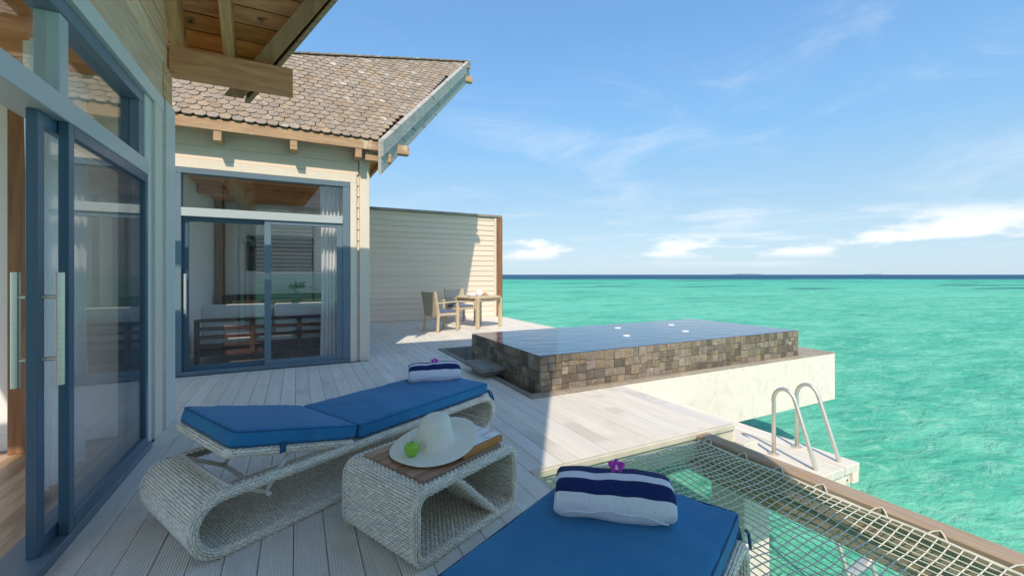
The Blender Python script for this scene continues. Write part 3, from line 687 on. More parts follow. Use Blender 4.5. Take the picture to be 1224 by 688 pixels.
for i in range(6):
    w0, w1 = i / 6, (i + 1) / 6
    b2.hexa([SB(0.985, w0, -0.26), SB(1.0, w0, -0.26), SB(1.0, w1, -0.26), SB(0.985, w1, -0.26)], [SB(0.985, w0, 0.02), SB(1.0, w0, 0.02), SB(1.0, w1, 0.02), SB(0.985, w1, 0.02)])
b2.build('barge_board', M['barge_dk'], vb)
# eave fascia, rafter tails, purlins through the barge board
MB().box(XL, 1.13, EY - 0.025, EY + 0.025, EZ - 0.155, EZ - 0.012).build('fascia', M['fascia'], vb, bevel=0.005)
MB().box(XL, 1.0, EY + 0.026, WY - 0.001, EZ - 0.06, EZ - 0.035).build('soffit_plank', M['soffit'], vb)
for xr in (-1.75, -0.905, -0.04, 0.80): MB().box(xr - 0.045, xr + 0.045, EY - 0.02, WY - 0.001, EZ - 0.285, EZ - 0.158).build('rafter_tail', M['fascia'], vb, bevel=0.005)
MB().box(0.90, 1.28, EY + 0.03, EY + 0.14, EZ - 0.30, EZ - 0.165).build('purlin', M['fascia'], vb, bevel=0.006)
q = 0.30; MB().box(0.9, rakeB(q) + 0.20, EY + q - 0.06, EY + q + 0.07, EZ + TB * q - 0.40, EZ + TB * q - 0.26).build('purlin', M['fascia'], vb, bevel=0.006)
q = 2.66; MB().box(3.0, rakeB(q) + 0.19, EY + q - 0.06, EY + q + 0.06, EZ + TB * q - 0.36, EZ + TB * q - 0.23).build('purlin', M['fascia'], vb, bevel=0.006)
# wall: siding over and beside the opening
def lap(x0, x1, z0, z1, ysurf, par, name='siding_board', depth=0.05):
    MB().prism([(x0, ysurf + depth, z0 + 0.002), (x0, ysurf - 0.012, z0 + 0.002), (x0, ysurf + 0.004, z1), (x0, ysurf + depth, z1)], (x1 - x0, 0, 0)).build(name, M['siding'], par)
zz = 2.80
for hgt in (0.17, 0.17, 0.17): lap(-2.6, 0.825, zz, zz + hgt - 0.001, WY, vb); zz += hgt
zz = 0.0
for k in range(17): lap(-2.6, -1.46, zz, zz + 0.1640, WY, vb); zz += 0.165
for k in range(17): 
    lap(0.805, 0.835, k * 0.165, k * 0.165 + 0.164, WY + 0.012, vb)
MB().box(-1.45, 0.80, WY - 0.022, WY + 0.05, 2.675, 2.797).build('header_trim', M['trim'], vb, bevel=0.004)
MB().box(0.71, 0.80, WY - 0.028, WY + 0.05, 0.0, 2.672).build('door_trim', M['trim'], vb, bevel=0.004)
MB().box(-1.47, -1.385, WY - 0.028, WY + 0.05, 0.0, 2.672).build('door_trim', M['trim_blue'], vb, bevel=0.004)
MB().box(0.84, 0.985, WY - 0.03, WY + 0.05, 0.0, 3.32).build('corner_board', M['trim'], vb, bevel=0.005)
# gable end wall and room
xr = 0.93; yr = EY + ridgeB(xr); zr = EZ + TB * ridgeB(xr)
gw = MB()
gw.prism([(0.88, WY + 0.052, 2.6), (0.88, 11.95, 2.6), (0.88, 11.95, EZ), (0.88, yr, zr - 0.40), (0.88, WY + 0.052, EZ + 0.1)], (0.10, 0, 0))
gw.box(0.88, 0.98, WY + 0.052, 7.2, 0.0, 2.599); gw.box(0.88, 0.98, 10.1, 11.95, 0.0, 2.599)
gw.build('gable_wall', M['siding'], vb)
gf = MB()
for y in (7.202, 8.35, 9.2, 10.04): gf.box(0.89, 0.96, y, y + 0.058, 0.0, 2.598)
gf.build('side_window_frame', M['frame'], vb)
MB().box(0.92, 0.926, 7.26, 10.04, 0.02, 2.598).build('side_glass', M['glass'], vb)
rw = MB(); rw.box(-1.62, -1.46, WY + 0.052, 10.3, 0.0, 3.1); rw.box(-1.62, 0.878, 10.3, 10.4, 0.0, 3.1)
rw.build('room_wall', M['white'], vb)
MB().box(0.84, 0.878, WY + 0.10, 7.2, 0.0, 2.76).build('room_wall', M['white'], vb)
xx = -1.46
while xx < 0.86:
    x1 = min(xx + 0.19, 0.87); MB().box(xx, x1 - 0.002, WY + 0.06, 10.29, -0.03, 0.008).build('floor_board', M['floor_in'], vb); xx += 0.19
yy = WY + 0.06
while yy < 10.28:
    MB().box(-1.46, 0.878, yy, min(yy + 0.145, 10.3), 2.77, 2.79).build('ceiling_plank', M['soffit'], vb, bevel=0.003); yy += 0.15
MB().box(-0.95, -0.80, WY + 0.14, 10.28, 2.60, 2.768).build('ceiling_beam', M['beamy'], vb, bevel=0.006)
MB().box(-1.44, 0.83, 8.5, 8.65, 2.62, 2.768).build('ceiling_beam', M['beamx'], vb, bevel=0.006)
MB().box(-1.455, -1.29, 10.12, 10.295, 0.008, 2.768).build('column', M['post'], vb, bevel=0.006)
# door frame
XA, XB = -1.38, 0.705
f = MB(); D0, D1 = WY - 0.03, WY + 0.09
f.box(XA, XA + 0.06, D0, D1, 0.05, 2.60); f.box(XB - 0.10, XB, D0, D1, 0.05, 2.60); f.box(XA, XB, D0 - 0.002, D1, 2.60, 2.67); f.box(XA, XB, D0 - 0.02, D1, 0, 0.05)
f.build('window_frame', M['frame'], vb, bevel=0.004)
MB().box(XA + 0.06, XB - 0.10, D0 - 0.008, D1, 2.05, 2.16).build('transom', M['frame_lit'], vb, bevel=0.004)
MB().box(XA + 0.06, XB - 0.10, WY + 0.02, WY + 0.026, 2.16, 2.60).build('transom_glass', M['glass'], vb)
door_leaf(vb, WY + 0.055, XA + 0.06, -0.32, 0, 'sliding_door', 'x', zt=2.05, handle=XA + 0.10, st=0.065)
door_leaf(vb, WY + 0.005, -0.40, XB - 0.10, 0, 'fixed_panel', 'x', zt=2.05, st=0.08)

# furniture in the back villa, seen through the glass
sf = thing('sofa', 'dark slatted sofa with two grey back cushions behind the back villa glass', 'sofa', (-0.35, 7.62, 0))
o = MB()
for z in (0.26, 0.38, 0.50, 0.62): MB().box(-1.25, 0.58, 7.40, 7.44, z, z + 0.045).build('slat', M['dark_wood'], sf, bevel=0.004)
for x in (-1.30, -0.62, 0.0, 0.58): MB().box(x, x + 0.06, 7.385, 7.45, 0.0 if x in (-1.30, 0.58) else 0.16, 0.66).build('post', M['dark_wood'], sf, bevel=0.004)
MB().box(-1.30, 0.64, 7.455, 8.15, 0.12, 0.26).build('base', M['dark_wood'], sf, bevel=0.006)
MB().rbox(-0.33, 7.85, 0.35, 1.85, 0.7, 0.17, 0.04).build('seat_cushion', M['sofa'], sf, smooth=True)
MB().rbox(-0.785, 7.53, 0.63, 0.90, 0.15, 0.46, 0.05, 0).build('back_cushion', M['sofa'], sf, smooth=True)
MB().rbox(0.13, 7.53, 0.63, 0.90, 0.15, 0.46, 0.05, 0).build('back_cushion', M['sofa'], sf, smooth=True)
tv = thing('television', 'black flat television on the white wall inside the back villa', 'television', (-0.2, 10.25, 1.4))
MB().rbox(-0.30, 10.262, 1.74, 1.24, 0.05, 0.72, 0.012, seg=2, mid=1).build('casing', M['black'], tv)
MB().box(-0.90, 0.30, 10.232, 10.236, 1.41, 2.07).build('screen', M['black'], tv)
sb = thing('sideboard', 'dark sideboard with woven doors under the television', 'sideboard', (-0.3, 10.05, 0))
MB().box(-1.28, 0.82, 9.85, 10.25, 0.06, 0.86).build('body', M['dark_wood'], sb, bevel=0.005)
MB().box(-1.30, 0.83, 9.83, 10.25, 0.862, 0.90).build('top', M['dark_wood'], sb, bevel=0.004)
for x in (-1.12, -0.55, 0.10): MB().box(x, x + 0.45, 9.835, 9.848, 0.52, 0.80).build('door', M['rattan'], sb, bevel=0.003)
ptl = thing('potted_plant', 'small green plant in white bowl on the dark sideboard', 'plant', (0.05, 9.98, 0.90))
MB().lathe([(0.0, 0.0), (0.06, 0.0), (0.10, 0.09), (0.095, 0.10), (0.0, 0.09)], n=16).build('bowl', M['pot'], ptl, smooth=True, local=True)
lf = MB()
for i in range(70):
    a = random.uniform(0, 6.28); e = random.uniform(0.2, 1.4); r_ = random.uniform(.06, .19)
    c = Vector((r_ * math.cos(a) * math.cos(e) * 1.2, r_ * math.sin(a) * math.cos(e) * 1.2, 0.10 + r_ * math.sin(e) * 0.8))
    t = Vector((random.uniform(-1, 1), random.uniform(-1, 1), random.uniform(-.2, 1))).normalized() * 0.045
    s2 = t.cross(Vector((random.uniform(-1, 1), 1, .3))).normalized() * 0.016
    lf.add([c - t, c + s2, c + t, c - s2], [(0, 1, 2, 3)])
stuff(lf.build('foliage', M['leaf'], ptl, local=True))
curtain(0.31, 0.70, WY + 0.28, 0, 0.03, 2.74, 7, 0.035, 'sheer white curtain at the right edge of the back villa doors', 'x')

# ------------------------------------------------------------------ privacy wall on the far edge
pw = thing('privacy_wall', 'pale lap-board privacy wall with grey cap behind the dining table', 'wall', (3.3, 12.05, 0))
MB().box(1.0, 5.53, 12.0, 12.10, -0.2, 0.018).build('base_board', M['siding'], pw)
k = 0; zz = 0.02
while zz < 3.0:
    lap(1.0, 5.46, zz, min(zz + 0.154, 3.06), 12.05, pw); zz += 0.155; k += 1
MB().box(5.463, 5.53, 12.02, 12.11, 0.0, 3.06).build('end_trim', M['trim'], pw, bevel=0.004)
for i, x in enumerate((1.0, 1.95, 2.9, 3.85, 4.8)):
    MB().box(x, min(x + 0.945, 5.72), 11.99, 12.15, 3.065, 3.14).build('cap', M['capwood'], pw, bevel=0.01)
MB().box(5.533, 5.73, 12.0, 12.13, 0.0, 3.06).build('end_post', M['post'], pw, bevel=0.012)
MB().box(5.585, 5.685, 11.955, 11.998, 0.0, 3.06).build('end_post', M['post'], pw, bevel=0.012)

# ------------------------------------------------------------------ pool on its concrete block
cb = thing('cantilever_block', 'pale rough concrete block cantilevered over the sea under the raised pool', 'concrete block', (5.2, 5.0, -0.74))
MB().box(2.45, 7.95, 3.882, 6.02, -0.76, 0.0).build('block', M['concrete'], cb, bevel=0.006)
MB().box(2.26, 5.64, 6.022, 7.2, -0.60, -0.30).build('channel_floor', M['slate'], cb)
MB().box(2.26, 2.449, 3.99, 6.02, -0.60, -0.32).build('channel_floor', M['slate'], cb)
def curb(x0, x1, y0, y1, z0, z1, n, ax, m):
    for i in range(n):
        g = 0.002
        if ax == 'x': MB().box(x0 + (x1 - x0) * i / n + g, x0 + (x1 - x0) * (i + 1) / n - g, y0, y1, z0, z1).build('coping_stone', m, cb, bevel=0.006)
        else: MB().box(x0, x1, y0 + (y1 - y0) * i / n + g, y0 + (y1 - y0) * (i + 1) / n - g, z0, z1).build('coping_stone', m, cb, bevel=0.006)
curb(2.19, 7.95, 3.884, 3.985, -0.06, 0.022, 13, 'x', M['ledge'])
curb(2.19, 2.262, 3.987, 7.13, -0.62, 0.018, 7, 'y', M['slate'])
curb(2.19, 5.64, 7.132, 7.205, -0.62, 0.016, 7, 'x', M['slate'])
curb(7.14, 7.95, 3.987, 6.6, 0.002, 0.02, 4, 'y', M['ledge'])
MB().box(7.14, 7.95, 6.021, 6.6, -0.3, 0.0).build('block', M['concrete'], cb)
for px_, py_ in ((3.6, 5.2), (6.4, 5.2)): MB().box(px_ - .25, px_ + .25, py_ - .25, py_ + .25, -3.4, -0.762).build('pillar', M['concrete'], cb)

pool = thing('plunge_pool', 'raised infinity plunge pool clad in brown stone tiles', 'pool', (4.75, 5.0, 0))
PX0, PX1, PY0, PY1, PZ = 2.36, 7.13, 4.0, 6.02, 0.408
MB().box(PX0 + 0.018, PX1 - 0.018, PY0 + 0.018, PY1 - 0.018, -0.34, PZ - 0.012).build('shell', M['grout_backing'], pool)
def tiles(face):
    zb = 0.0 if face == 'f' else -0.12
    Lg = (PX1 - PX0) if face == 'f' else (PY1 - PY0)
    u = 0.0
    while u < Lg - 1e-4:
        bw_ = random.uniform(0.22, 0.36)
        if Lg - u - bw_ < 0.2: bw_ = Lg - u
        rows = random.choice((4, 4, 5))
        hs = [random.uniform(0.75, 1.3) for _ in range(rows)]; k = (PZ - zb) / sum(hs); z = zb
        for h_ in hs:
            h_ *= k; m_ = random.choice((2, 2, 3)) if bw_ < 0.33 else 3
            ws = [random.uniform(0.7, 1.35) for _ in range(m_)]; kk = bw_ / sum(ws); uu = u
            for w in ws:
                w *= kk; g = 0.002; pr = random.uniform(0.0, 0.009); m = MB()
                if face == 'f': m.box(PX0 + uu + g, PX0 + uu + w - g, PY0 - pr, PY0 + 0.017, z + g, z + h_ - g)
                else: m.box(PX0 - pr, PX0 + 0.017, PY0 + 0.001 + uu + g, PY0 + uu + w - g, z + g, z + h_ - g)
                m.build('tile', M['tile'], pool, bevel=0.004); uu += w
            z += h_
        u += bw_
tiles('f'); tiles('l')
MB().box(PX1 - 0.017, PX1 + 0.004, PY0 + 0.02, PY1, 0.0, PZ - 0.004).build('end_cladding', M['tile'], pool)
wt = MB(); wt.grid(lambda u, v: (PX0 + 0.004 + (PX1 - PX0 - 0.008) * u, PY0 + 0.004 + (PY1 - PY0 - 0.008) * v, PZ + 0.004), 24, 12)
wt.build('water', M['poolwater'], pool, smooth=True)
for lx, ly in ((4.28, 4.78), (5.45, 4.75), (4.78, 5.55), (5.9, 5.45)):
    MB().lathe([(0.055, 0.0), (0.05, 0.006), (0.0, 0.009)], (lx, ly, PZ + 0.0035), 18).build('pool_light', M['poollight'], pool, smooth=True)
MB().box(2.02, 2.352, 4.84, 5.46, 0.085, 0.135).build('step', M['slate'], pool, bevel=0.006)
MB().box(2.10, 2.352, 4.95, 5.35, 0.02, 0.083).build('step_bracket', M['slate'], pool)

# ------------------------------------------------------------------ landing and ladder
ld = thing('swim_landing', 'pale stepped landing beside the pool block above the water', 'landing', (3.9, 2.8, -0.36))
LZ = -0.36
for a, b in ((3.10, 3.52), (3.525, 3.94), (3.945, 4.20), (4.215, 4.44)):
    MB().box(a, b, 1.975, 3.86, LZ - 0.07, LZ).build('plank', M['pale_deck'], ld, bevel=0.005)
MB().box(3.423, 3.61, 2.36, 3.86, -0.30, -0.155).build('step', M['pale_deck'], ld, bevel=0.006)
MB().box(4.34, 4.44, 1.98, 3.86, LZ - 0.17, LZ - 0.072).build('edge_beam', M['concrete'], ld, bevel=0.004)
MB().box(3.30, 3.42, 1.98, 3.86, LZ - 0.17, LZ - 0.072).build('edge_beam', M['concrete'], ld, bevel=0.004)
MB().box(3.425, 4.335, 2.0, 2.1, LZ - 0.24, LZ - 0.072).build('edge_beam', M['concrete'], ld, bevel=0.004)
MB().box(3.56, 3.92, 2.45, 2.80, -3.4, LZ - 0.072).build('pillar', M['concrete'], ld, bevel=0.01)
la = thing('pool_ladder', 'steel ladder with two curved handrails rising beside the swim landing', 'ladder', (4.1, 2.2, -0.36))
def rail_pts():
    P = [(2.42, LZ + 0.005), (2.42, 0.10)]
    c = (2.325, 0.135); r_ = 0.105
    for i in range(9):
        a = R(5 + i * 155 / 8); P.append((c[0] + r_ * math.cos(a) * 0.95, c[1] + r_ * math.sin(a) * 1.25))
    P += [(2.06, -0.36), (1.89, -0.90), (1.62, -1.75), (1.45, -2.3)]
    return P
for x in (3.93, 4.29):
    o = MB().tube([(x, y, z) for y, z in rail_pts()], 0.0175, 12).build('handrail', M['steel'], la, smooth=True)
    MB().lathe([(0.045, 0.0), (0.045, 0.012), (0.0, 0.014)], (x, 2.42, LZ + 0.001), 16).build('flange', M['steel'], la)
for t in (0.18, 0.42, 0.66, 0.90):
    y = 1.89 + (1.55 - 1.89) * t; z = -0.90 + (-1.95 + 0.90) * t
    MB().box(3.93, 4.29, y - 0.04, y + 0.04, z - 0.012, z + 0.012).build('rung', M['steel'], la, bevel=0.003)
MB().tube([(4.29, 2.0, -0.50), (4.29, 2.11, -0.50)], 0.016, 8).build('bracket', M['steel'], la)

# ------------------------------------------------------------------ hammock net and its beam
nb = thing('net_beam', 'weathered timber beam along the sea side of the rope net', 'beam', (2.97, 1.0, -0.2))
MB().box(2.905, 3.035, -2.2, 2.424, -0.19, 0.0).build('timber', M['rail_wood'], nb, bevel=0.012)
MB().box(2.93, 3.01, -2.2, 2.40, -0.33, -0.195).build('lower_timber', M['rail_wood'], nb, bevel=0.01)
net = thing('hammock_net', 'white knotted rope net stretched over the water beside the deck', 'net', (2.3, 1.0, -0.1))
NX0, NX1, NY0, NY1 = 1.42, 2.878, -1.6, 2.36
def nz(x, y):
    u = (x - NX0) / (NX1 - NX0); v = max(0, min(1, (NY1 - y) / 1.2))
    return -0.030 - 0.065 * math.sin(math.pi * max(0, min(1, u))) * min(1, v) + 0.006 * math.sin(x * 17 + y * 9)
cell = 0.047
ny = int((NY1 - NY0) / cell); nx = int((NX1 - NX0) / cell)
def jit(a, b): return 0.012 * mnoise.noise((a * 1.7, b * 1.7, 3.1))
for j in range(ny + 1):
    y = NY0 + (NY1 - NY0) * j / ny
    if y < -0.6: continue
    pts = []
    for i in range(nx + 1):
        x = NX0 + (NX1 - NX0) * i / nx; pts.append((x, y + 1.2 * jit(x, y), nz(x, y)))
    MB().tube(pts, 0.0033, 5, cap=False).build('rope', M['rope'], net, smooth=True)
for i in range(nx + 1):
    x = NX0 + (NX1 - NX0) * i / nx; pts = []
    for j in range(0, ny + 1):
        y = NY0 + (NY1 - NY0) * j / ny
        if y < -0.7: continue
        pts.append((x + jit(y, x), y, nz(x, y) + 0.004))
    MB().tube(pts, 0.0033, 5, cap=False).build('rope', M['rope'], net, smooth=True)
def edge_rope(pts, r_=0.008): MB().tube(pts, r_, 6).build('border_rope', M['rope'], net, smooth=True)
edge_rope([(NX1, NY0 + (NY1 - NY0) * t / 60, nz(NX1, NY0 + (NY1 - NY0) * t / 60)) for t in range(15, 61)])
edge_rope([(NX0 + (NX1 - NX0) * t / 20, NY1, nz(NX0 + (NX1 - NX0) * t / 20, NY1)) for t in range(21)])
edge_rope([(NX0, NY0 + (NY1 - NY0) * t / 60, nz(NX0, NY0 + (NY1 - NY0) * t / 60)) for t in range(15, 61)])
lc = []; y = 2.34; s_ = 0
while y > -0.7:      # lacing over the beam
    lc += [(NX1, y, -0.03), (2.899, y - 0.02, -0.008), (2.91, y - 0.045, 0.003), (2.9, y - 0.06, -0.008), (NX1, y - 0.085, -0.03), (NX1 + 0.004, y - 0.15, -0.028)]; y -= 0.27 + 0.03 * math.sin(9 * y)
MB().tube(lc, 0.0048, 6).build('lacing', M['rope'], net, smooth=True)
lc = []; x = 1.5; 
while x < 2.85:
    lc.append((x, NY1 + 0.002, -0.05)); lc.append((x + 0.035, 2.421, -0.052)); lc.append((x + 0.055, 2.42, -0.075)); lc.append((x + 0.08, NY1 + 0.01, -0.057)); x += 0.145
MB().tube(lc, 0.006, 6).build('lacing', M['rope'], net, smooth=False)

# ------------------------------------------------------------------ wicker
def bumps(mb, f, u0, u1, v0, v1, du=0.0135, dv=0.032, h=0.0060, keep=None):
    """woven strands: short raised weaves along v, rows stepping along u in a brick bond. f(u, v) -> point, normal"""
    nu = max(1, round((u1 - u0) / du)); du = (u1 - u0) / nu; nv = max(1, round((v1 - v0) / dv)); dv = (v1 - v0) / nv
    for i in range(nu):
        uc = u0 + (i + 0.5) * du; sh_ = 0.5 * (i % 2)
        for j in range(-1, nv + 1):
            a = max(v0, v0 + (j + sh_) * dv); b = min(v1, v0 + (j + sh_ + 1) * dv)
            if b - a < dv * 0.2: continue
            if keep and not keep(uc, (a + b) / 2): continue
            vs = []; jit_ = random.uniform(-0.06, 0.06) * du; hh = h * random.uniform(0.8, 1.15)
            for k, (t, e) in enumerate(((0.02, -0.25), (0.3, 0.9), (0.7, 0.9), (0.98, -0.25))):
                v = a + (b - a) * t
                for s_, g in ((-0.42, -0.25), (0.0, 1.0), (0.42, -0.25)):
                    p, n_ = f(uc + s_ * du * 0.98 + jit_, v)
                    vs.append(vadd(p, n_, hh * (e if e < 0 else e * (0.25 + 0.75 * g) if g > 0 else 0.1)))
            mb.add(vs, [(k * 3 + q_, k * 3 + q_ + 1, k * 3 + q_ + 4, k * 3 + q_ + 3) for k in range(3) for q_ in range(2)])
class Loop:
    """rounded closed profile in the (s, z) plane, arc-length parametrised, with outward normals"""
    def __init__(s, s0, s1, z0, z1, r, squash=1.0):
        pts = []
        for cx, cz, a0 in ((s1 - r, z1 - r, 90), (s1 - r, z0 + r, 0), (s0 + r, z0 + r, -90), (s0 + r, z1 - r, -180)):
            for k in range(11):
                a = R(a0 - 9 * k); pts.append((cx + r * math.cos(a), cz + r * math.sin(a)))
        s.p = pts; s.cum = [0]
        for i in range(len(pts)):
            a, b = pts[i], pts[(i + 1) % len(pts)]; s.cum.append(s.cum[-1] + math.hypot(b[0] - a[0], b[1] - a[1]))
        s.len = s.cum[-1]
    def at(s, u):
        u %= s.len; n_ = len(s.p)
        lo, hi = 0, n_
        while hi - lo > 1:
            m = (lo + hi) // 2
            if s.cum[m] <= u: lo = m
            else: hi = m
        a, b = s.p[lo], s.p[(lo + 1) % n_]; l = max(1e-9, s.cum[lo + 1] - s.cum[lo]); t = (u - s.cum[lo]) / l
        d = ((b[0] - a[0]) / l, (b[1] - a[1]) / l)
        return (a[0] + (b[0] - a[0]) * t, a[1] + (b[1] - a[1]) * t), (-d[1], d[0])     # clockwise -> left normal is outward
def wicker_loop(lp, Wd, th, par, name, keep=None, inner=True):
    w = MB()
    def fo(u, v):
        (s_, z), n_ = lp.at(u); return (s_, v, z), (n_[0], 0, n_[1])
    def fi(u, v):
        (s_, z), n_ = lp.at(u); return (s_ - n_[0] * th, v, z - n_[1] * th), (-n_[0], 0, -n_[1])
    rim = 0.018
    bumps(w, fo, 0, lp.len, rim, Wd - rim, keep=keep)
    if inner: bumps(w, fi, 0, lp.len, rim, Wd - rim, keep=keep)
    # wrapped rims on both sides
    for v0, sg in ((rim, -1), (Wd - rim, 1)):
        def fr_(u, a, v0=v0, sg=sg):
            (s_, z), n_ = lp.at(u); cx, cz = s_ - n_[0] * th / 2, z - n_[1] * th / 2; rr_ = th / 2 + 0.004
            ca, sa = math.cos(a), math.sin(a)
            nn = (n_[0] * ca, sg * sa, n_[1] * ca)
            return (cx + nn[0] * rr_, v0 + nn[1] * rr_, cz + nn[2] * rr_), nn
        def fr2(u, v): return fr_(v, u / 0.022)
        bumps(w, fr2, -0.006, math.pi * 0.022 + 0.006, 0, lp.len, du=0.0122, dv=0.030, h=0.005)
    o = w.build(name, M['wicker'], par, smooth=True, local=True); stuff(o)
    c = MB(); K = 120
    for i in range(K):
        u0, u1 = lp.len * i / K, lp.len * (i + 1) / K
        (a, az), na = lp.at(u0); (b, bz), nb_ = lp.at(u1 - 1e-6)
        spans_ = [(0.004, Wd - 0.004)] if (keep is None or keep((u0 + u1) / 2, Wd / 2)) else [(0.004, 0.055), (Wd - 0.055, Wd - 0.004)]
        e = 0.002
        for v0, v1 in spans_:
            A = (a - na[0] * e, az - na[1] * e); B = (b - nb_[0] * e, bz - nb_[1] * e); A2 = (a - na[0] * (th - e), az - na[1] * (th - e)); B2 = (b - nb_[0] * (th - e), bz - nb_[1] * (th - e))
            c.hexa([(A2[0], v0, A2[1]), (B2[0], v0, B2[1]), (B2[0], v1, B2[1]), (A2[0], v1, A2[1])], [(A[0], v0, A[1]), (B[0], v0, B[1]), (B[0], v1, B[1]), (A[0], v1, A[1])])
    c.build(name + '_core', M['wicker_dk'], par, local=True)
    return o
def wicker_panel(P0, du_, dv_, lu, lv, th, par, name):
    """flat woven panel with wrapped edge; du_, dv_ unit vectors"""
    du_ = Vector(du_); dv_ = Vector(dv_); nn = du_.cross(dv_).normalized(); P0 = Vector(P0); w = MB()
    for sg in (1, -1):
        bumps(w, lambda u, v: (tuple(P0 + du_ * u + dv_ * v + nn * sg * th / 2), tuple(nn * sg)), 0.01, lu - 0.01, 0.01, lv - 0.01)
    pts = [P0, P0 + du_ * lu, P0 + du_ * lu + dv_ * lv, P0 + dv_ * lv]
    for i in range(4):
        a, b = pts[i], pts[(i + 1) % 4]; ln = (b - a).length; d = (b - a) / ln; sd = d.cross(nn).normalized(); r_ = th / 2 + 0.004
        def fe(u, v): 
            an = u / 0.02; n2 = sd * math.cos(an) + nn * math.sin(an); return tuple(a + d * v + n2 * r_), tuple(n2)
        bumps(w, fe, 0, 2 * math.pi * 0.02, 0, ln, du=0.0122, dv=0.03, h=0.005)
    for p_ in pts: w.lathe([(0.0, -th / 2 - 0.009), (th * .35, -th / 2 - .004), (th / 2 + 0.008, 0.0), (th * .35, th / 2 + .004), (0.0, th / 2 + 0.009)], tuple(p_), 10)
    stuff(w.build(name, M['wicker'], par, smooth=True, local=True))
    c = MB(); e = nn * (th / 2 - 0.002)
    c.hexa([p - e for p in pts], [p + e for p in pts]); c.build(name + '_core', M['wicker_dk'], par, local=True)

# ------------------------------------------------------------------ sun loungers
LL, LW, LH = 2.16, 0.70, 0.30
HINGE = 0.84
def make_lounger(label):
    t = thing('sun_lounger', label, 'sun lounger', (0, 0, 0), 0, 'wicker sun loungers with blue cushions')
    lp = Loop(0, LL, 0.004, LH, 0.145)
    def keep(u, v):
        (s_, z), n_ = lp.at(u)
        if z > LH - 0.03 and 0.16 < s_ < HINGE: return v < 0.055 or v > LW - 0.055
        return True
    wicker_loop(lp, LW, 0.036, t, 'wicker_frame', keep)
    an = R(13.5); hl = 0.66
    d = Vector((-math.cos(an), 0, math.sin(an)))
    wicker_panel((HINGE - 0.03, 0.045, LH + 0.004), d, (0, 1, 0), hl, LW - 0.09, 0.036, t, 'backrest')
    # cushions
    nrm = Vector((math.sin(an), 0, math.cos(an)))
    c0 = Vector((HINGE - 0.045, LW / 2, LH + 0.004)) + d * (hl / 2 - 0.02) + nrm * 0.068
    def rot(p):
        x, y, z = p; return Vector((c0.x, c0.y, c0.z)) + (-d) * x + Vector((0, 1, 0)) * y + nrm * z
    def wrinkle(o): return o
    MB().rbox(0, 0, 0, hl + 0.03, LW - 0.04, 0.085, 0.022, 0.014, mid=34, fn=rot).build('head_cushion', M['blue'], t, smooth=True, local=True)
    MB().rbox((HINGE + 0.02 + LL - 0.07) / 2, LW / 2, LH + 0.010 + 0.045, LL - 0.07 - HINGE - 0.02, LW - 0.04, 0.085, 0.022, 0.014, mid=44).build('seat_cushion', M['blue'], t, smooth=True, local=True)
    def piping(hx, hy, z, par_, f):
        P_ = []
        for cx_, cy_, a0 in ((hx - .02, hy - .02, 0), (-hx + .02, hy - .02, 90), (-hx + .02, -hy + .02, 180), (hx - .02, -hy + .02, 270)):
            for k in range(5): P_.append(f((cx_ + .02 * math.cos(R(a0 + 22.5 * k)), cy_ + .02 * math.sin(R(a0 + 22.5 * k)), z)))
        o_ = MB().tube(P_, 0.0036, 6, closed=True).build('piping', M['strap'], None, smooth=True); o_.parent = par_
    hc = [o_ for o_ in t.children if o_.name.startswith('head_cushion')][0]; sc_ = [o_ for o_ in t.children if o_.name.startswith('seat_cushion')][0]
    sx = (HINGE + 0.02 + LL - 0.07) / 2; sl2 = LL - 0.07 - HINGE - 0.02
    for zz_ in (0.034, -0.034):
        piping((hl + 0.03) / 2 - 0.003, (LW - 0.04) / 2 - 0.003, zz_, hc, rot)
        piping(sl2 / 2 - 0.003, (LW - 0.04) / 2 - 0.003, zz_, sc_, lambda p_: (p_[0] + sx, p_[1] + LW / 2, p_[2] + LH + 0.055))
    # straps
    st = MB()
    zt = LH + 0.055
    st.tube([(LL - 0.105, -0.006, LH + 0.05), (LL - 0.06, -0.008, LH + 0.02), (LL - 0.03, -0.010, LH - 0.05)], 0.006, 6)
    st.tube([(LL - 0.11, 0.03, LH + 0.03), (LL - 0.055, 0.03, LH + 0.022), (LL - 0.012, 0.03, LH - 0.04), (LL - 0.004, 0.03, LH - 0.1)], 0.010, 6)
    st.build('strap', M['strap'], t, local=True)
    p = Vector((HINGE - 0.03, 0.02, LH + 0.004)) + d * (hl * 0.62)
    MB().hexa([p + Vector((-.014, -.002, -.015)), p + Vector((.014, -.002, -.015)), p + Vector((.014, .006, -.015)), p + Vector((-.014, .006, -.015))],
              [p + Vector((-.014, -.009, .04)), p + Vector((.014, -.009, .04)), p + Vector((.014, .004, .04)), p + Vector((-.014, .004, .04))]).build('strap', M['strap'], t, local=True)
    # folding support under the head
    for v in (0.09, LW - 0.09):
        top = Vector((HINGE - 0.03, v, LH - 0.015)) + d * 0.33
        MB().tube([top, (0.36, v, LH - 0.115)], 0.0115, 8).build('strut', M['tubewhite'], t, smooth=True, local=True)
        MB().tube([(0.36, v, LH - 0.115), (0.17, v, LH - 0.005)], 0.0115, 8).build('strut', M['tubewhite'], t, smooth=True, local=True)
    MB().tube([(0.17, 0.05, LH - 0.005), (0.17, LW - 0.05, LH - 0.005)], 0.0115, 8).build('crossbar', M['tubewhite'], t, smooth=True, local=True)
    MB().tube([(0.36, 0.05, LH - 0.115), (0.36, LW - 0.05, LH - 0.115)], 0.0115, 8).build('crossbar', M['tubewhite'], t, smooth=True, local=True)
    return t
lo1 = make_lounger('wicker sun lounger with raised backrest between the side table and the near villa')
lo1.location = (-0.42, 2.28, 0); lo1.rotation_euler = (0, 0, R(27.5))
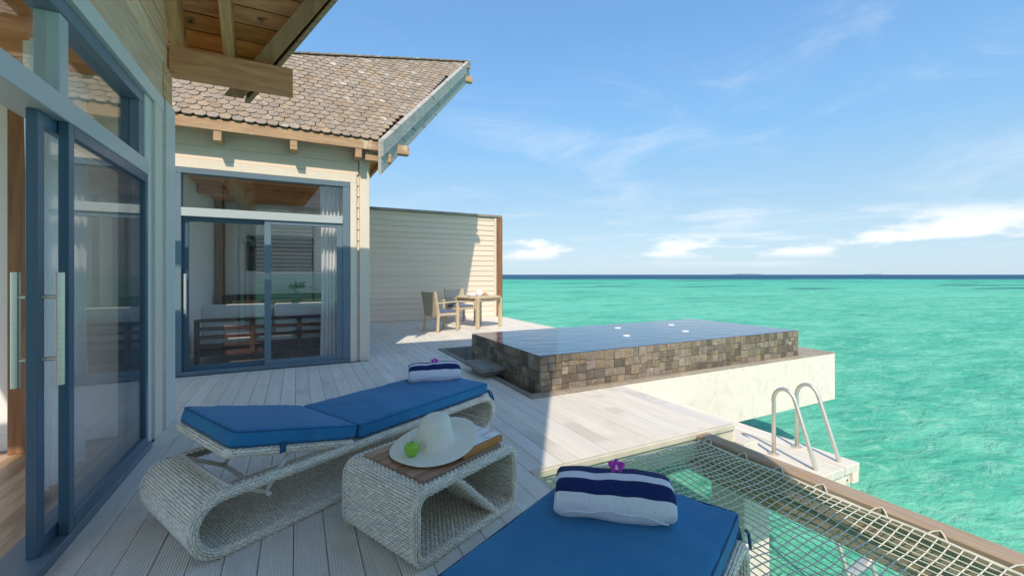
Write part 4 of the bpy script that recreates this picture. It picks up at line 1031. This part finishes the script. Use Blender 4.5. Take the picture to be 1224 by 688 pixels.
lo2 = copy_tree(lo1); lo2['label'] = 'foreground wicker sun lounger with blue cushion cut off by the bottom of the photo'
A2 = R(25.5); near_foot = Vector((1.49, 1.05, 0)); u2 = Vector((math.cos(A2), math.sin(A2), 0))
lo2.location = near_foot - u2 * (LL - 0.09) + Vector((math.sin(A2), -math.cos(A2), 0)) * 0.02; lo2.rotation_euler = (0, 0, A2)

# ------------------------------------------------------------------ side table, hat, apple, book
TAn = R(24.9); TL, TW, TH = 0.72, 0.585, 0.345
tb = thing('side_table', 'open wicker side table with inset wooden slats between the loungers', 'side table', (0.455, 1.825, 0), TAn)
lp = Loop(0, TL, 0.004, TH, 0.075); 
wicker_loop(lp, TW, 0.032, tb, 'wicker_frame')
sl_ = [(0.115 + 0.0) , TL - 0.09]
MB().box(0.085, TL - 0.075, 0.05, TW - 0.05, TH - 0.03, TH + 0.004).build('slat_bed', M['wicker_dk'], tb, local=True)
ns = 7; sv0, sv1 = 0.055, TW - 0.055
for i in range(ns):
    a = sv0 + (sv1 - sv0) * i / ns; b = sv0 + (sv1 - sv0) * (i + 1) / ns
    MB().box(0.09, TL - 0.08, a + 0.003, b - 0.003, TH + 0.005, TH + 0.016).build('slat', M['teak'], tb, bevel=0.002, local=True)
# slanting divider inside
dv = Vector((0.28, 0, -(TH - 0.07))).normalized()
wicker_panel((0.27, 0.02, TH - 0.035), (0, 1, 0), dv, TW - 0.04, (TH - 0.07) / abs(dv.z), 0.022, tb, 'divider')
def tloc(u, v, z):
    c, s_ = math.cos(TAn), math.sin(TAn); return Vector((0.455 + u * c - v * s_, 1.825 + u * s_ + v * c, z))
TT = TH + 0.017
bk = thing('book', 'tan leather book with white cover lying under the hat brim', 'book', tloc(0.55, 0.175, TT), TAn)
MB().box(-0.19, 0.12, -0.11, 0.11, 0.0, 0.036).build('binding', M['book'], bk, bevel=0.004, local=True)
MB().box(-0.185, 0.118, -0.095, 0.108, 0.037, 0.044).build('cover', M['paper'], bk, bevel=0.002, local=True)
hat = thing('sun_hat', 'wide brimmed white straw hat resting on the side table', 'hat', tloc(0.35, 0.275, TT + 0.003), 0)
ht = MB()
prof = [(0.0, 0.135), (0.035, 0.137), (0.062, 0.131), (0.080, 0.112), (0.089, 0.07), (0.096, 0.025), (0.102, 0.010), (0.125, 0.004), (0.17, 0.003), (0.215, 0.001), (0.232, -0.001), (0.233, -0.003), (0.215, -0.0022), (0.13, 0.0), (0.105, 0.004)]
ud = Vector((math.cos(TAn), math.sin(TAn), 0))
def hwarp(p, r_, a):
    x, y, z = p
    e = max(0, (r_ - 0.10) / 0.13); al = x * ud.x + y * ud.y
    z += max(0.0, al + 0.20) * 0.21 + e * 0.010 * math.sin(2 * a + 0.6) + e * 0.006
    return (x * 1.0, y * 1.0, z)
ht.lathe(prof, n=48, warp=hwarp); ht.build('hat_body', M['hat'], hat, smooth=True, local=True)
ap = thing('apple', 'shiny green apple on the brim of the white hat', 'apple', tloc(0.215, 0.36, TT + 0.016), 0.3)
ap.location = tloc(0.195, 0.27, TT + 0.022)
MB().lathe([(0.0, 0.006), (0.010, 0.001), (0.022, 0.004), (0.032, 0.018), (0.037, 0.036), (0.035, 0.052), (0.026, 0.065), (0.014, 0.069), (0.005, 0.064), (0.0, 0.060)], n=24,
           warp=lambda p, r_, a: (p[0] * (1 + .03 * math.cos(5 * a)), p[1] * (1 + .03 * math.cos(5 * a)), p[2])).build('flesh', M['apple'], ap, smooth=True, local=True)
MB().tube([(0, 0, 0.06), (0.003, 0.001, 0.072), (0.009, 0.003, 0.082)], [0.0018, 0.0015, 0.002], 6).build('stem', M['stem'], ap, local=True)

# ------------------------------------------------------------------ striped towels and orchids
def make_towel(label, loc, rz):
    """folded towel pillow: loaf section swept along its length, stripes run lengthwise"""
    t = thing('folded_towel', label, 'towel', loc, rz, 'striped towels on the loungers')
    Lt = 0.43; nU, nV = 40, 64
    def sec(k):       # k 0..1 round the section starting at front bottom
        a = 2 * math.pi * k - math.pi * 0.62
        c, s_ = math.cos(a), math.sin(a)
        n_ = 2.8
        y = -0.105 * math.copysign(abs(math.cos(a)) ** (2 / n_), c) if False else 0.105 * math.copysign(abs(s_) ** (2 / n_), -s_)
        z = 0.068 * math.copysign(abs(c) ** (2 / n_), c)
        return y, z
    mb_ = MB(); vs = []; mi = []
    for i in range(nU + 1):
        u = i / nU; x = (u - 0.5) * Lt
        e = (1 - abs(2 * u - 1) ** 7) ** 0.5 if 0 < i < nU else 0.0
        fl = 0.80 + 0.20 * e; tk = 0.62 + 0.38 * e if 0 < i < nU else 0.62
        for j in range(nV):
            k = j / nV; a = 2 * math.pi * k; n_ = 2.6
            y = 0.108 * math.copysign(abs(math.cos(a)) ** (2 / n_), math.cos(a)); z = 0.073 * math.copysign(abs(math.sin(a)) ** (2 / n_), math.sin(a))
            lean = 0.0
            if z > 0: y *= 1 - 0.22 * (z / 0.073); z *= 1.18
            z *= tk * (1 + 0.05 * math.sin(9 * u + 2)); y *= (0.96 + 0.04 * e)
            y += 0.006 * mnoise.noise((u * 5, k * 6, 1.0)); z += 0.006 * mnoise.noise((u * 6, k * 5, 7.0))
            vs.append((x + 0.008 * mnoise.noise((k * 4, 2, u * 2)), y, max(z + 0.062, 0.0)))
    fs = []; 
    for i in range(nU):
        for j in range(nV):
            fs.append((i * nV + j, (i + 1) * nV + j, (i + 1) * nV + (j + 1) % nV, i * nV + (j + 1) % nV))
            a = (j + 0.5) / nV      # 0 back(+y) .25 top .5 front(-y)
            d = (a - 0.05) % 1
            navy = (0.14 < a < 0.262) or (0.335 < a < 0.432)
            mi.append(1 if navy else 0)
    fs.append(tuple(range(nV - 1, -1, -1))); mi.append(0); fs.append(tuple(nU * nV + j for j in range(nV))); mi.append(0)
    mb_.v = vs; mb_.f = fs; mb_.mi = mi
    mb_.build('towel', [M['towel_w'], M['towel_n']], t, smooth=True, local=True)
    # hem fold on the front
    MB().tube([((q_ / 20 - 0.5) * Lt * 0.86, -0.105 - 0.004 * math.sin(q_ / 20 * math.pi), 0.030 + 0.022 * math.sin(q_ / 20 * math.pi) + 0.004 * math.sin(q_ * 0.9)) for q_ in range(21)], 0.0035, 6).build('hem', M['towel_w'], t, smooth=True, local=True)
    return t
def make_orchid(label, loc, rz, tilt):
    t = thing('orchid', label, 'flower', loc, rz, 'orchid blooms on the towels'); t.rotation_euler = (tilt, 0, rz)
    def petal(a, ln, wd, m, nm, curl=0.25):
        pm = MB(); ca, sa = math.cos(a), math.sin(a)
        def f(u, v):
            r_ = ln * u; w_ = wd * math.sin(math.pi * min(1, u * 0.94 + 0.03)) ** 0.8 * (v - 0.5)
            z = curl * ln * u * u - 0.8 * w_ * w_ / wd + 0.004 + 0.006 * math.sin(u * 3)
            return (ca * r_ - sa * w_, sa * r_ + ca * w_, z)
        pm.grid(f, 7, 4); pm.build(nm, m, t, smooth=True, local=True)
    for i, (ln, wd) in enumerate(((0.030, 0.020), (0.033, 0.030), (0.030, 0.018), (0.030, 0.018), (0.033, 0.030))):
        petal(R(90 + 72 * i), ln, wd, M['orchid'], 'petal')
    petal(R(-90), 0.022, 0.014, M['orchid_w'], 'lip', 0.9)
    MB().lathe([(0.0, 0.014), (0.004, 0.012), (0.005, 0.004), (0.0, 0.0)], n=8).build('column', M['orchid_w'], t, smooth=True, local=True)
    return t
CT = LH + 0.010 + 0.0875 + 0.010     # top of the seat cushion
make_towel('navy and white striped towel with orchid on the foreground lounger', (1.075, 1.275, CT - 0.006), R(-38))
make_orchid('purple orchid on the striped towel of the foreground lounger', (1.10, 1.285, CT + 0.150), R(-38), R(40))
make_towel('navy and white striped towel with orchid at the foot of the far lounger', (1.05, 3.56, CT - 0.006), R(-12))
make_orchid('purple orchid on the striped towel of the far lounger', (1.05, 3.55, CT + 0.150), R(-12), R(42))

# ------------------------------------------------------------------ dining set
RT = R(19.4)
dt = thing('dining_table', 'pale teak octagonal dining table on square legs by the wall', 'table', (4.05, 9.86, 0), RT)
oc = []
for sx, sy in ((1, 1), (-1, 1), (-1, -1), (1, -1)):
    a = [(0.50 * sx, 0.26 * sy), (0.26 * sx, 0.50 * sy)]
    oc += a if sx * sy > 0 else a[::-1]
MB().prism([(x, y, 0.735) for x, y in oc], (0, 0, 0.035)).build('top', M['chairwood'], dt, bevel=0.004, local=True)
MB().box(-0.40, 0.40, -0.40, 0.40, 0.66, 0.733).build('apron', M['chairwood'], dt, local=True)
for sx in (-1, 1):
    for sy in (-1, 1): MB().box(sx * 0.375 - 0.036, sx * 0.375 + 0.036, sy * 0.375 - 0.036, sy * 0.375 + 0.036, 0, 0.735).build('leg', M['chairwood'], dt, bevel=0.004, local=True)
def make_chair(label):
    t = thing('dining_chair', label, 'chair', (0, 0, 0), 0, 'teak armchairs at the dining table')
    w = 0.29; 
    for sy in (-1, 1):
        MB().bar((0.25, sy * w, 0), (0.25, sy * w, 0.66), 0.045, 0.05, (1, 0, 0)).build('front_leg', M['chairwood'], t, bevel=0.003, local=True)
        MB().bar((-0.27, sy * w, 0), (-0.25, sy * w, 0.45), 0.045, 0.05, (1, 0, 0)).build('rear_leg', M['chairwood'], t, bevel=0.003, local=True)
        MB().bar((-0.25, sy * w, 0.45), (-0.34, sy * w, 0.92), 0.04, 0.045, (1, 0, 0)).build('back_post', M['chairwood'], t, bevel=0.003, local=True)
        MB().bar((-0.29, sy * w, 0.655), (0.28, sy * w, 0.68), 0.05, 0.03).build('armrest', M['chairwood'], t, bevel=0.004, local=True)
        MB().bar((-0.23, sy * w, 0.40), (0.23, sy * w, 0.40), 0.03, 0.06).build('side_rail', M['chairwood'], t, local=True)
    MB().box(0.235, 0.265, -w + 0.024, w - 0.024, 0.37, 0.43).build('front_rail', M['chairwood'], t, local=True)
    MB().bar((-0.255, 0, 0.34), (-0.345, 0, 0.90), 2 * w - 0.045, 0.02, (1, 0, 0)).build('back_sling', M['sling'], t, local=True)
    MB().rbox(0.0, 0, 0.455, 0.48, 2 * w - 0.06, 0.06, 0.02).build('cushion', M['navycush'], t, smooth=True, local=True)
    MB().bar((-0.275, -w + 0.02, 0.52), (-0.275, w - 0.02, 0.52), 0.035, 0.02).build('tie', M['navycush'], t, local=True)
    return t
c1 = make_chair('teak armchair with blue cushion on the left side of the dining table'); c1.location = (3.0, 9.6, 0); c1.rotation_euler = (0, 0, R(14))
c2 = copy_tree(c1); c2['label'] = 'teak armchair mostly hidden behind the dining table near the wall'; c2.location = (3.97, 10.95, 0); c2.rotation_euler = (0, 0, R(-75))
def on_table(u, v):
    return (4.05 + u * math.cos(RT) - v * math.sin(RT), 9.86 + u * math.sin(RT) + v * math.cos(RT), 0.771)
bw = thing('bread_plate', 'plate of golden croissants at the right of the dining table', 'plate of bread', on_table(0.22, 0.08))
MB().lathe([(0.0, 0.0), (0.09, 0.0), (0.15, 0.022), (0.152, 0.026), (0.09, 0.008), (0.0, 0.006)], n=24).build('plate', M['ceramic'], bw, smooth=True, local=True)
for a, r_, z in ((0.2, .06, .035), (2.3, .07, .035), (4.2, .06, .035), (1.2, .01, .075)):
    cr = MB(); pts = []; rr = []
    for i in range(9):
        t_ = (i / 8 - .5) * 2.2; pts.append((r_ * math.cos(a) + .06 * math.sin(t_), r_ * math.sin(a) + .05 * math.cos(t_) - .03, z)); rr.append(.033 * (1 - abs(i / 4 - 1) ** 1.6) + .007)
    cr.tube(pts, rr, 10).build('croissant', M['bread'], bw, smooth=True, local=True)
cp = thing('coffee_pot', 'white coffee pot in the middle of the dining table', 'pot', on_table(0.0, -0.02))
MB().lathe([(0.0, 0.0), (0.075, 0.0), (0.088, 0.05), (0.08, 0.10), (0.055, 0.125), (0.02, 0.135), (0.0, 0.14)], n=20).build('body', M['ceramic'], cp, smooth=True, local=True)
MB().tube([(0.08, 0, 0.05), (0.12, 0, 0.08), (0.14, 0, 0.11)], [0.016, 0.012, 0.009], 8).build('spout', M['ceramic'], cp, smooth=True, local=True)
MB().tube([(-0.075, 0, 0.10), (-0.12, 0, 0.09), (-0.12, 0, 0.05), (-0.085, 0, 0.03)], 0.008, 8).build('handle', M['ceramic'], cp, smooth=True, local=True)
pp = thing('dinner_plate', 'white plate with napkin at the left of the dining table', 'plate', on_table(-0.26, -0.05))
MB().lathe([(0.0, 0.0), (0.08, 0.0), (0.13, 0.016), (0.132, 0.02), (0.08, 0.007), (0.0, 0.005)], n=24).build('plate_body', M['ceramic'], pp, smooth=True, local=True)
MB().prism([(-0.06, -0.05, 0.021), (0.07, -0.04, 0.021), (0.0, 0.07, 0.021)], (0.0, 0.0, 0.03)).build('napkin', M['ceramic'], pp, bevel=0.004, local=True)
